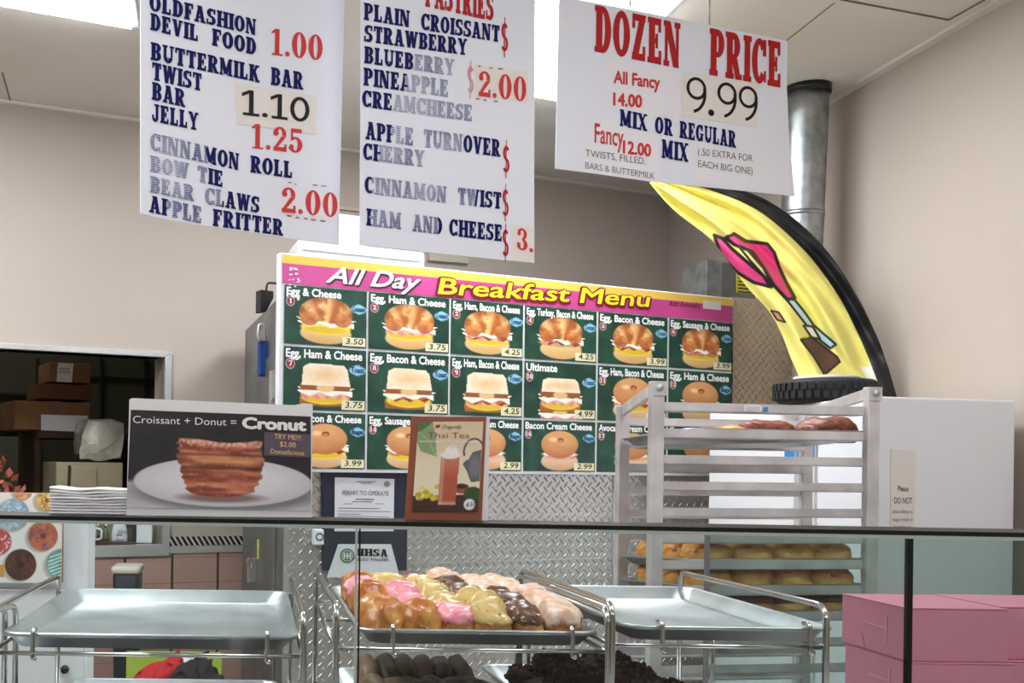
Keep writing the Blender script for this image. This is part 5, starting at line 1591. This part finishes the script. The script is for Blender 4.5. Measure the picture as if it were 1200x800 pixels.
for k in range(16):
    r_ = random.Random(k); c.ell(.03 + r_.random() * .24, .72 + r_.random() * .16 * (1 - k % 3 * .1), .035, .028, ((226, 206, 70), (244, 232, 140), (200, 176, 40))[k % 3])
c.poly([(.275, .38), (.485, .38), (.465, .92), (.275, .92)], (190, 92, 62))
gm = c.pm([(.275, .38), (.485, .38), (.465, .92), (.275, .92)])
c.blend(gm * np.clip((.62 - c.Y) * 3, 0, .8), (214, 156, 140)); c.blend(gm * np.exp(-((c.X - .30) / .02) ** 2) * .6, (232, 190, 170)); c.blend(gm * np.clip((c.Y - .87) * 30, 0, 1) * .7, (220, 200, 186))
c.ell(.38, .37, .11, .045, (246, 240, 234)); c.ell(.39, .32, .07, .05, (250, 246, 242)); c.ell(.40, .28, .03, .03, (240, 232, 226))
c.ell(.62, .915, .062, .062, (246, 246, 246)); c.poly([(.195, .04), (.25, .03), (.25, .065), (.195, .072)], (170, 40, 34))
print_px(TP, c, [(490, 494), (566.3, 493.8), (560, 600), (482.8, 599.6)], 'picture_print', th)
tw2 = lambda s, p0, p1, cap, mt, b=0.0, sh=0.0: word(TP, s, p0, p1, cap, mt, th, 'sans', .0018, b, sh)
tw2('Dragonfly', (517.5, 502), (541, 502.6), 4.6, M['black'], -.004, .5); tw2('Thai Tea', (501, 513), (550, 513.6), 7, M['brown_border'], 0)
tw2('MADE WITH REAL TEA LEAVES & SPICES', (491, 518), (560, 518.4), 1.9, M['white_ink'], .01); tw2('8.50', (546, 593.5), (556.5, 592.5), 5, M['black'], 0, .3)
mb = MB(); mb.obox(TP.at(.03, .11, -.014), TP.U * .045, -TP.V * .1085, Vector((0, .05, 0))); build(mb, 'easel_back', M['white_paper'], th)

# napkins
nx0, nx1 = W(58.5, 590, 1.49), W(150, 590, 1.49)
npl = Plane(nx0, nx1)
nW = (nx1 - nx0).length
ordn = ['bottom', 'second from bottom', 'third from bottom', 'fourth from bottom', 'fifth from bottom', 'sixth from bottom', 'seventh from bottom', 'eighth from bottom', 'top']
for k in range(9):
    rr = random.Random(40 + k)
    z0 = CASE_TOP + .0006 + k * .0041
    mb = MB(); L = []
    n = 24
    a0 = -.0015 * rr.random(); a1 = nW + .003 * rr.random() + (.006 if k == 8 else 0)
    def rowp(v, zo):
        return [npl.at(a0 + (a1 - a0) * i / n, z0 + zo + .0009 * math.sin(i * .45 + k) * (k / 8) + (.0016 * math.sin(math.pi * i / n) * -1 * (k / 8)), -v) for i in range(n + 1)]
    y0 = .002 * rr.random()
    lo_f, lo_b, hi_b, hi_f = rowp(y0, 0), rowp(y0 + .075, 0), rowp(y0 + .075, .0034), rowp(y0, .0034)
    mid = rowp(y0 - .0012, .0017)
    vs = lo_f + mid + hi_f + hi_b + lo_b; m_ = n + 1; fs = []
    for a in range(5):
        b = (a + 1) % 5
        for i in range(n): fs.append((a * m_ + i, a * m_ + i + 1, b * m_ + i + 1, b * m_ + i))
    fs.append([a * m_ + 0 for a in range(5)]); fs.append([a * m_ + n for a in reversed(range(5))])
    mb.add(vs, fs, 0, False)
    setp(build(mb, 'paper_napkin', M['white_paper']), 'folded white paper napkin, %s of the stack left of the photo sign' % ordn[k], 'napkin', 'napkins stacked on the case top')

# ------------------------------------------------------------------ permit board on the cooler front
pm = thing('permit_board', 'dark navy board with a permit and health notice on the cooler front', 'notice board', CP.px(425, 668, .01))
mb = MB(); panel_px(CP, [(375.5, 552.5), (476, 554), (474.5, 668), (376, 668)], .008, .014); build(mb, 'backing', M['navy_frame'], pm, bevel=.002)
mb = MB(); panel_px(CP, [(390, 559), (459.5, 561), (458.5, 622), (389.5, 622)], .001, .0155); doc = build(mb, 'permit_paper', M.setdefault('doc', mat('grey_white_paper', (206, 208, 212), .6)), pm)
pw = lambda s, p0, p1, cap, mt, b=0.0, sub=None: word(CP, s, p0, p1, cap, mt, pm, 'sans', .0172, b, 0, 'lettering', sub)
pw('PERMIT TO OPERATE', (398.5, 579.5), (452.5, 580.5), 5.5, M['thin'], .0, doc)
mb = MB()
for (x0, x1, y, h) in ((415, 437, 563.5, .9), (420, 432, 565.6, .8), (414, 436, 584, 1), (410, 434, 587, .7), (400, 411, 589.5, .6), (437, 447, 589.5, .6), (394, 442, 594.5, .8), (393, 455, 598, .6), (393, 420, 601.5, .6), (393, 455, 604, .6), (393, 455, 607.5, .6), (395, 440, 611, .6)):
    quad_px(CP, [(x0, y), (x1, y + (x1 - x0) * .012), (x1, y + h + (x1 - x0) * .012), (x0, y + h)], .0172, mb)
build(mb, 'fine_print', M['thin'], doc)
def ring_px(pl, cx, cy, r0, r1, off, mb):
    n = 24; P = []
    for k in range(n):
        a = 2 * math.pi * k / n; b = 2 * math.pi * (k + 1) / n
        P.append([(cx + r1 * math.cos(a), cy + r1 * math.sin(a)), (cx + r1 * math.cos(b), cy + r1 * math.sin(b)), (cx + r0 * math.cos(b), cy + r0 * math.sin(b)), (cx + r0 * math.cos(a), cy + r0 * math.sin(a))])
    for q in P: quad_px(pl, q, off, mb)
    return mb
mb = MB(); ring_px(CP, 450.5, 567, 2.4, 3.4, .0172, mb); ring_px(CP, 450.5, 567, .6, 1.6, .0172, mb); build(mb, 'seal', M['thin'], doc)
mb = MB(); panel_px(CP, [(394, 637), (455.5, 637), (466, 676), (380.5, 676)], .002, .0165); hh = build(mb, 'health_notice', M['doc'], pm)
word(CP, 'HHSA', (414, 650.5), (451.5, 651.5), 8.5, M['black'], pm, 'slab', .0182, name='lettering', sub=hh)
word(CP, 'Public Health', (410, 656.5), (452.5, 657), 4.6, M['black'], pm, 'sans', .0182, 0, 0, 'lettering', hh)
mb = MB(); ring_px(CP, 404, 650.5, 6.6, 8.6, .0182, mb); ring_px(CP, 404, 650.5, 0.2, 6.0, .0182, mb); build(mb, 'seal', M['green_ink'], hh)
mb = MB(); ring_px(CP, 404, 650.5, 6.0, 6.6, .0185, mb)
for x in (400.5, 404, 407.5): quad_px(CP, [(x - .9, 647), (x + .9, 647), (x + .9, 654), (x - .9, 654)], .0186, mb)
quad_px(CP, [(400, 650), (408, 650), (408, 651.2), (400, 651.2)], .0186, mb); build(mb, 'seal_emblem', M['doc'], hh)
# made-up white box standing in for a mug's reflection in the glass
t = thing('mug_reflection', 'small made-up white box standing in for a mug reflection, left of the permit', 'reflection stand-in', CP.px(374, 637, .02))
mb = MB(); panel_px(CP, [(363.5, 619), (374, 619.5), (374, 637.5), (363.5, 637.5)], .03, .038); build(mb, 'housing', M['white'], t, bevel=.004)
mb = MB(); ring_px(CP, 368.5, 628, 3.0, 5.0, .0392, mb); build(mb, 'reflection_ring', M['steel_dk'], t)
# ------------------------------------------------------------------ left side: white cabinet, doughnut-print board, bins
cz = 3.0
cab_t = EYE - (604 - hz(50)) / F * cz
xc = X_at(104, cz)
wc = thing('white_cabinet', 'white cabinet standing behind the case at the left', 'cabinet', (xc - .35, cz + .07, 0))
mb = MB(); mb.box(xc - .75, xc, cz, cz + .14, .08, cab_t); build(mb, 'carcass', M['white'], wc, bevel=.004)
mb = MB(); mb.box(xc - .72, xc - .03, cz + .03, cz + .12, 0, .08); build(mb, 'plinth', M['dark'], wc)
zk = EYE - (690 - hz(50)) / F * cz
mb = MB(); mb.box(xc - .74, xc - .008, cz - .018, cz - .001, .12, zk); dr = build(mb, 'door', M['white'], wc, bevel=.003)
pk = W(77, 783, cz - .018)
mb = MB(); mb.tube([pk, pk - Vector((0, .012, 0)), pk - Vector((0, .014, 0)), pk - Vector((0, .026, 0))], [.006, .006, .012, .010], 14); build(mb, 'knob', M['black_plastic'], dr)
# doughnut picture board hung on the cabinet front, its top standing up past it
DP = Plane(W(-60, 630, cz - .045), W(73, 630, cz - .045))
dp_ = thing('doughnut_picture_board', 'white picture board of colourful doughnuts before the white cabinet', 'picture board', DP.px(10, 682))
mb = MB(); panel_px(DP, [(-60, 576), (73.5, 578), (72, 683), (-60, 683)], .024, 0, None, 0, 1); build(mb, 'board', [M['white_paper'], M['brown_side']], dp_)
c = Canvas(150, 118, 133 / 105., (232, 230, 226))
sc = 105.0
def dn(px, py, r, ring, icing, bits, seed, dots=True):
    x, y, r = (px + 60) / sc, (py - 577) / sc, r / sc
    c.ell(x - .03, y + .02, r * 1.02, r * 1.0, (176, 166, 158), soft=.15, k=.8)
    n = vnoise(c.h, c.w, 14, 18, seed)
    m, u, v, d = c.em(x, y, r, r)
    c.blend(m, col_mix(ring, [q * .8 for q in ring], np.clip(n, 0, 1)))
    m, u, v, d = c.em(x, y, r * .93, r * .93); c.blend(m, col_mix(icing, [q * .82 for q in icing], np.clip(n * 1.4 - .3, 0, 1)))
    rr = random.Random(seed)
    for k in range(34 if dots else 0):
        a = rr.random() * 6.28; q = r * (.28 + .6 * rr.random()); px_, py_ = x + q * math.cos(a), y + q * math.sin(a); b = rr.random() * 3
        c.line([(px_, py_), (px_ + .02 * math.cos(b), py_ + .02 * math.sin(b))], .006, bits[k % len(bits)])
    c.ell(x, y, r * .20, r * .20, [q * .55 for q in ring])
dn(51, 627, 17.5, (190, 112, 70), (206, 112, 78), [(112, 88, 130), (90, 70, 120)], 1)
dn(-2, 634, 16, (190, 90, 80), (214, 92, 96), [(248, 220, 214)], 2)
dn(25, 661, 18.5, (84, 46, 36), (92, 52, 42), [(60, 32, 26), (120, 72, 58)], 3)
dn(16, 602, 19, (184, 200, 208), (168, 196, 208), [(120, 150, 180), (220, 226, 230)], 4)
dn(55, 585, 13, (214, 170, 90), (232, 190, 100), [(150, 90, 60), (250, 236, 190)], 5); dn(27, 574, 11, (196, 140, 80), (230, 190, 140), [(200, 120, 70)], 6)
dn(73, 660, 18, (120, 178, 166), (104, 180, 168), [(225, 240, 236)], 7, False)
xs, ys = (73 + 60) / sc, (660 - 577) / sc
for k in range(7):
    o_ = -.12 + k * .04
    m = c.em(xs, ys, .155, .155)[0]; l_ = np.abs((c.X - xs) * .35 + (c.Y - ys) + o_) < .006; c.blend(m * l_, (232, 244, 240))
dn(-40, 600, 18, (190, 112, 70), (226, 150, 170), [(250, 240, 200)], 8); dn(-38, 655, 18, (190, 112, 70), (232, 190, 100), [(150, 90, 60)], 9)
c.poly([((-60 + 60) / sc, .80), ((6 + 60) / sc, .80), ((6 + 60) / sc, .94), (0, .94)], (206, 150, 70))
print_px(DP, c, [(-60, 576.4), (73, 578.4), (71.6, 682.6), (-60, 682.6)], 'doughnut_print', dp_)
# dry leaf decoration and a white stick behind the board
lf = thing('leaf_garland', 'small red-brown dried leaf decoration above the doughnut picture board', 'decoration', Vector((X_at(8, cz + .12), cz + .12, cab_t)))
mb = MB(); rr = random.Random(12)
for k in range(46):
    x = -12 + rr.random() * 38; hgt = 34 * math.exp(-((x - 2) / 14) ** 2)
    p = W(x, 600 - rr.random() * (26 + hgt), cz + .05 + rr.random() * .06)
    a = Vector((rr.uniform(-1, 1), rr.uniform(-.4, .4), rr.uniform(-1, 1))).normalized() * .028; b = Vector((rr.uniform(-1, 1), rr.uniform(-1, 1), rr.uniform(-1, 1))); b = (b - a * b.dot(a) / a.length_squared).normalized() * .011
    nn = a.cross(b).normalized() * .001
    mb.prism([p, p + a * .5 - b, p + a * 1.1, p + a * .5 + b], nn)
build(mb, 'leaves', M['leaf_brown'], lf)
mb = MB(); q = W(7.5, 600, cz + .06); mb.lathe([(.035, 0), (.035, .012), (.006, .016), (.006, .07)], (q.x, q.y, cab_t), 12); build(mb, 'stand', M['leaf_brown'], lf)
q = W(7.5, 570, cz + .10); mb = MB(); mb.tube([(q.x, q.y, cab_t), (q.x, q.y, cab_t + .085)], .0055, 10)
setp(build(mb, 'candle', M['white']), 'thin white candle stick beside the dried leaves', 'candle')

# sill objects in the pass-through
SILL = EYE - (634.5 - hz(150)) / F * 4.96
def on_sill(px, d=.04):
    u, _ = WP.hit(px, 600); p = WP.at(u, 0, -d); p.z = v_bot; return p
ppu = F / 5.0                     # pixels per metre here
p = on_sill(106)
t = thing('white_mug', 'white mug on the pass-through sill next to the glass bottles', 'mug', p)
mb = MB(); mb.lathe([(.026, 0), (.036, .006), (.040, .04), (.040, .088), (.036, .088), (.034, .02), (0, .012)], p, 24); build(mb, 'cup', M['white'], t)
mb = MB(); mb.tube(fillet([p + Vector((.036, -.01, .072)), p + Vector((.064, -.02, .07)), p + Vector((.064, -.02, .025)), p + Vector((.036, -.01, .022))], .02), .005, 8); build(mb, 'handle', M['white'], t)
M['bottle'] = mat('clear_bottle', (120, 122, 118), .08, .4, vary=(12, (60, 60, 58)))
for k, px in enumerate((119, 128)):
    p = on_sill(px, .05)
    t = thing('glass_bottle', ('slim clear bottle next to the white mug on the sill', 'slim clear bottle next to the air freshener on the sill')[k], 'bottle', p, 'bottles on the sill')
    mb = MB(); mb.lathe([(.012, 0), (.015, .004), (.015, .045), (.006, .062), (.006, .075)], p, 16); build(mb, 'body', M['bottle'], t)
    mb = MB(); mb.lathe([(.008, .075), (.008, .09), (.0, .09)], p, 12); build(mb, 'cap', M['steel'], t)
p = on_sill(143, .035)
t = thing('air_freshener', 'white air freshener bottle with purple swirl on the sill', 'air freshener', p)
mb = MB()
L = []
for (w, h) in ((.030, 0), (.034, .01), (.036, .04), (.031, .075), (.022, .10), (.016, .108)):
    L.append([p + Vector((w * math.cos(a), w * .55 * math.sin(a), h)) for a in np.linspace(0, 2 * math.pi, 24, endpoint=False)])
mb.loops(L, 0, True, True, True); build(mb, 'body', M['white'], t)
fp = Plane(p + Vector((-.03, -.0215, 0)), p + Vector((.03, -.0215, 0)))
mb = MB()
for (s0, e0, r0, w) in ((200, 350, .019, .006), (20, 170, .014, .005), (190, 330, .010, .004)):
    P_ = [Vector((p.x + .003 + r0 * 1.1 * math.cos(math.radians(a)), p.y - .0215, p.z + .03 + r0 * math.sin(math.radians(a)))) for a in np.linspace(s0, e0, 12)]
    mb.tube(P_, [w * .12 + w * .45 * math.sin(math.pi * k / 11) for k in range(12)], 6)
build(mb, 'swirl', M['purple_ink'], t)
word(fp, 'Glade', (138, 624), (149.5, 624.3), 4.5, M['navy'], t, 'sans', .002, 0, .4)
p = on_sill(172, .03)
mb = MB(); mb.box(p.x - .036, p.x + .036, p.y - .01, p.y + .06, p.z, p.z + .11)
setp(build(mb, 'white_canister', M['white'], bevel=.006, seg=3), 'plain white canister at the right end of the sill', 'canister')
mb = MB(); panel_px(WP, [(101, 634), (157, 634.5), (157, 637.5), (101, 637.5)], .07, .024)
setp(build(mb, 'sill_tray', M['wood'], bevel=.002), 'thin grey-brown tray lying under the sill bottles', 'tray')

# kitchen contents
def KW(px, py, d): 
    pl = Plane(WP.at(0, 0, -d), WP.at(1, 0, -d)); return pl
def kbox(name, label, cat_, pts, d, thick, mt, grp=None, bev=.004):
    """a carton whose front shows the outline pts (left-top, right-bottom) at distance d behind the wall"""
    pl = Plane(WP.at(0, 0, -d), WP.at(1, 0, -d))
    (x0, y0), (x1, y1) = pts
    ua, va = pl.hit(x0, y0); ub, vb = pl.hit(x1, y1)
    t = thing(name, label, cat_, pl.at((ua + ub) / 2, vb, -thick / 2), grp)
    mb = MB(); mb.obox(pl.at(ua, vb, 0), pl.U * (ub - ua), -pl.N * thick, (0, 0, va - vb)); build(mb, 'carton', mt, t, bevel=bev)
    return t, pl, (ua, ub, va, vb)
sh_pl = Plane(WP.at(0, 0, -.75), WP.at(1, 0, -.75))
_, z_sh = sh_pl.hit(60, 505)
ua, _ = sh_pl.hit(42, 500); ub, _ = sh_pl.hit(160, 500)
ks = thing('kitchen_shelf', 'dark wooden shelf unit carrying boxes in the kitchen', 'shelf', sh_pl.at((ua + ub) / 2, 0, -.2))
mb = MB(); mb.obox(sh_pl.at(ua, z_sh - .035, .02), sh_pl.U * (ub - ua), -sh_pl.N * .45, (0, 0, .033)); build(mb, 'shelf_board', M['wood'], ks)
for uu in (ua, ub - .03):
    mb = MB(); mb.obox(sh_pl.at(uu, 0, -.02), sh_pl.U * .03, -sh_pl.N * .4, (0, 0, z_sh - .035)); build(mb, 'side_panel', M['wood'], ks)
_, z_lo = sh_pl.hit(60, 575)
mb = MB(); mb.obox(sh_pl.at(ua + .03, z_lo - .03, .0), sh_pl.U * (ub - ua - .06), -sh_pl.N * .4, (0, 0, .03)); build(mb, 'shelf_board', M['wood'], ks)
t, pl, (a, b, vtp, vbt) = kbox('cardboard_box', 'wide open-flap cardboard box with white label on the kitchen shelf', 'box', ((17, 469), (106, 505)), .74, .36, M['kraft'], 'cardboard boxes in the kitchen')
mb = MB(); panel_px(pl, [(48, 485.5), (103, 487), (103, 506), (48, 504)], .001, .002); build(mb, 'label', M['white_paper'], t)
mb = MB(); panel_px(pl, [(56, 470), (70, 470), (70, 484), (56, 484)], .001, .0015); build(mb, 'tape', M['tape'], t)
t2, pl2, _ = kbox('cardboard_box', 'dark brown cardboard box, middle of the kitchen stack', 'box', ((46, 449), (108, 469)), .77, .3, M['kraft2'], 'cardboard boxes in the kitchen')
t3, pl3, _ = kbox('cardboard_box', 'cardboard box with shipping label, topmost of the kitchen stack', 'box', ((58, 424), (106, 449)), .79, .26, M['kraft'], 'cardboard boxes in the kitchen')
mb = MB(); panel_px(pl3, [(68, 425), (86, 426), (84, 448), (66, 447)], .001, .002); lb = build(mb, 'shipping_label', M['white_paper'], t3)
mb = MB()
for y in (431, 433.5, 436): quad_px(pl3, [(69, y), (82, y + .5), (82, y + 1.3), (69, y + .8)], .0028, mb)
build(mb, 'print', M['thin'], lb)
# bagged roll of cups on the shelf edge
bpn = Plane(WP.at(0, 0, -.44), WP.at(1, 0, -.44))
pb = thing('wrapped_bundle', 'bundle wrapped in clear plastic on the cream kitchen cabinet', 'bundle', bpn.px(122, 540))
c0 = bpn.px(112, 515, -.02); c1 = bpn.px(138, 514, -.30)
mb = MB(); L = []
half = abs(bpn.hit(105, 490)[1] - bpn.hit(105, 536)[1]) / 2; uw = (bpn.hit(146, 515)[0] - bpn.hit(97, 515)[0]) / 2
ctr = bpn.px(121, 514, 0)
for k, (s, dd, jit) in enumerate(((.25, .05, 0), (.6, .04, .2), (.95, .02, .1), (1.0, 0, .05), (1.0, -.16, .05), (.9, -.20, 0), (.3, -.21, 0))):
    ring = []
    for q in range(12):
        a = 2 * math.pi * (q + .35) / 12; sq = 1 / max(abs(math.cos(a)), abs(math.sin(a))) ** .9
        jj = 1 + jit * random.Random(k * 20 + q).uniform(-1, 1)
        ring.append(ctr + bpn.U * (uw * s * sq * math.cos(a) * jj + (-.06 if k < 2 else 0)) + Vector((0, 0, half * s * sq * math.sin(a) * jj - (.05 if k < 2 else 0))) + bpn.N * dd)
    L.append(ring)
mb.loops(L, 0, False, True, True); build(mb, 'bag', M['plastic_wrap'], pb)
# cream breaker cabinet
t, pl, (a, b, vtp, vbt) = kbox('metal_cabinet', 'cream metal cabinet under the plastic-wrapped bundle in the kitchen', 'cabinet', ((66, 541), (140, 868)), .40, .28, M['cream'])
mb = MB(); panel_px(pl, [(83, 546), (113, 548), (113, 572), (82, 571)], .012, .014); d_ = build(mb, 'door', M['cream'], t, bevel=.004)
mb = MB(); panel_px(pl, [(80, 545), (82, 545), (81, 572), (79, 572)], .01, .012); build(mb, 'hinge_strip', M['dark'], t)
# drab panels and a pale door on the kitchen back wall
pk_ = Plane(WP.at(0, 0, -kd + .03), WP.at(1, 0, -kd + .03))
mb = MB()
panel_px(pk_, [(43, 420), (46, 420), (46, 600), (43, 600)], .03, .01, mb); panel_px(pk_, [(-60, 459), (43, 461), (43, 463), (-60, 461)], .03, .01, mb); panel_px(pk_, [(-60, 500), (43, 502), (43, 504), (-60, 502)], .03, .01, mb)
for x in (118, 170): panel_px(pk_, [(x, 418), (x + 1.6, 418), (x + 1.6, 600), (x, 600)], .03, .01, mb)
panel_px(pk_, [(100, 440), (190, 444), (190, 445.5), (100, 441.5)], .03, .01, mb)
structure(mb, 'trim_6', M['dark'])
mb = MB(); panel_px(pk_, [(-60, 511), (42, 512), (42, 640), (-60, 640)], .05, .03)
setp(build(mb, 'green_board', mat('grey_green_panel', (118, 122, 106), .6), bevel=.006), 'grey-green lower panel at the back of the kitchen', 'panel')

# trash bin against the tiled wall
bz = 4.6
bpn2 = Plane(W(135, 670, bz), W(166, 670, bz))
c0 = W(150, 668, bz + .1); ztb = EYE - (673 - hz(150)) / F * bz
t = thing('trash_bin', 'navy bin with cream lid against the pink tiled wall', 'bin', (c0.x, c0.y, 0))
mb = MB(); mb.loops([rrect(c0.x - w, c0.x + w, c0.y - d, c0.y + d, .02, z) for w, d, z in ((.043, .07, 0), (.055, .085, ztb - .01), (.050, .08, ztb))], 0, True, True, True); build(mb, 'body', M['bin'], t)
mb = MB(); mb.loops([rrect(c0.x - w, c0.x + w, c0.y - d, c0.y + d, .02, z) for w, d, z in ((.054, .085, ztb), (.062, .092, ztb + .008), (.062, .092, ztb + .026), (.054, .084, ztb + .032))], 0, True, True, True); build(mb, 'lid', M['cream_lid'], t)
# lime hamper and the clothes heaped in it
hx0, hx1, hzp = 151, 263, 3.75
htop = EYE - (763 - hz(200)) / F * (hzp + .28)
xa_, xb_ = X_at(151, hzp + .28), X_at(263, hzp + .28)
t = thing('lime_hamper', 'lime green open plastic hamper under the large empty tray', 'hamper', ((xa_ + xb_) / 2, hzp + .14, 0))
mb = MB()
mb.obox((xa_, hzp + .27, 0), (xb_ - xa_, 0, 0), (0, .012, 0), (0, 0, htop)); mb.obox((xa_, hzp, 0), (.012, 0, 0), (0, .27, 0), (0, 0, htop - .12)); mb.obox((xb_ - .012, hzp, 0), (.012, 0, 0), (0, .27, 0), (0, 0, htop - .12)); mb.obox((xa_, hzp, 0), (xb_ - xa_, 0, 0), (0, .012, 0), (0, 0, htop - .18)); mb.obox((xa_, hzp, 0), (xb_ - xa_, 0, 0), (0, .28, 0), (0, 0, .012))
build(mb, 'tub', M['lime'], t, bevel=.004)
def heap(name, label, cat_, outline, Y, mt, thick, seed):
    """a crumpled cloth lump following a traced ridge line"""
    outline = [cat(outline, k / 44) for k in range(45)]
    mb = MB(); n = len(outline); rows = []
    for s in range(15):
        a = math.pi * s / 14
        row = []
        for i, (x, y) in enumerate(outline):
            base = W(x, 815, Y); topp = W(x, y, Y)
            k = math.sin(a) ** .7; nz = noise.noise(Vector((i * .22 + seed * 9, s * .5, 0))) * .035 + noise.noise(Vector((i * .5 + seed * 9, s * 1.1, 4))) * .018
            row.append(Vector((topp.x + nz, Y - math.cos(a) * thick / 2 + nz, base.z + (topp.z - base.z) * k + nz * (.7 if 0 < s < 14 else 0))))
        rows.append(row)
    mb.grid(rows, 0, True)
    o = build(mb, name, mt, subsurf=1); return setp(o, label, cat_)
heap('red_cloth', 'crumpled red cloth lying in the lime hamper', 'cloth', [(154, 802), (158, 795), (164, 785), (176, 779), (190, 775), (200, 768), (207, 764), (213, 770), (216, 785), (218, 802)], hzp + .12, M['red_cloth'], .16, 1)
heap('white_cloth', 'scrap of white cloth between the red and black clothes', 'cloth', [(186, 804), (192, 790), (198, 780), (206, 770), (214, 766), (222, 767), (226, 775), (230, 804)], hzp + .16, M['white_cloth'], .08, 2)
heap('black_jacket', 'crumpled black jacket heaped in the lime hamper', 'jacket', [(194, 806), (200, 790), (208, 779), (220, 774), (229, 770), (234, 766), (240, 768), (243, 777), (252, 788), (260, 799), (262, 806)], hzp + .08, M['black_cloth'], .18, 3)
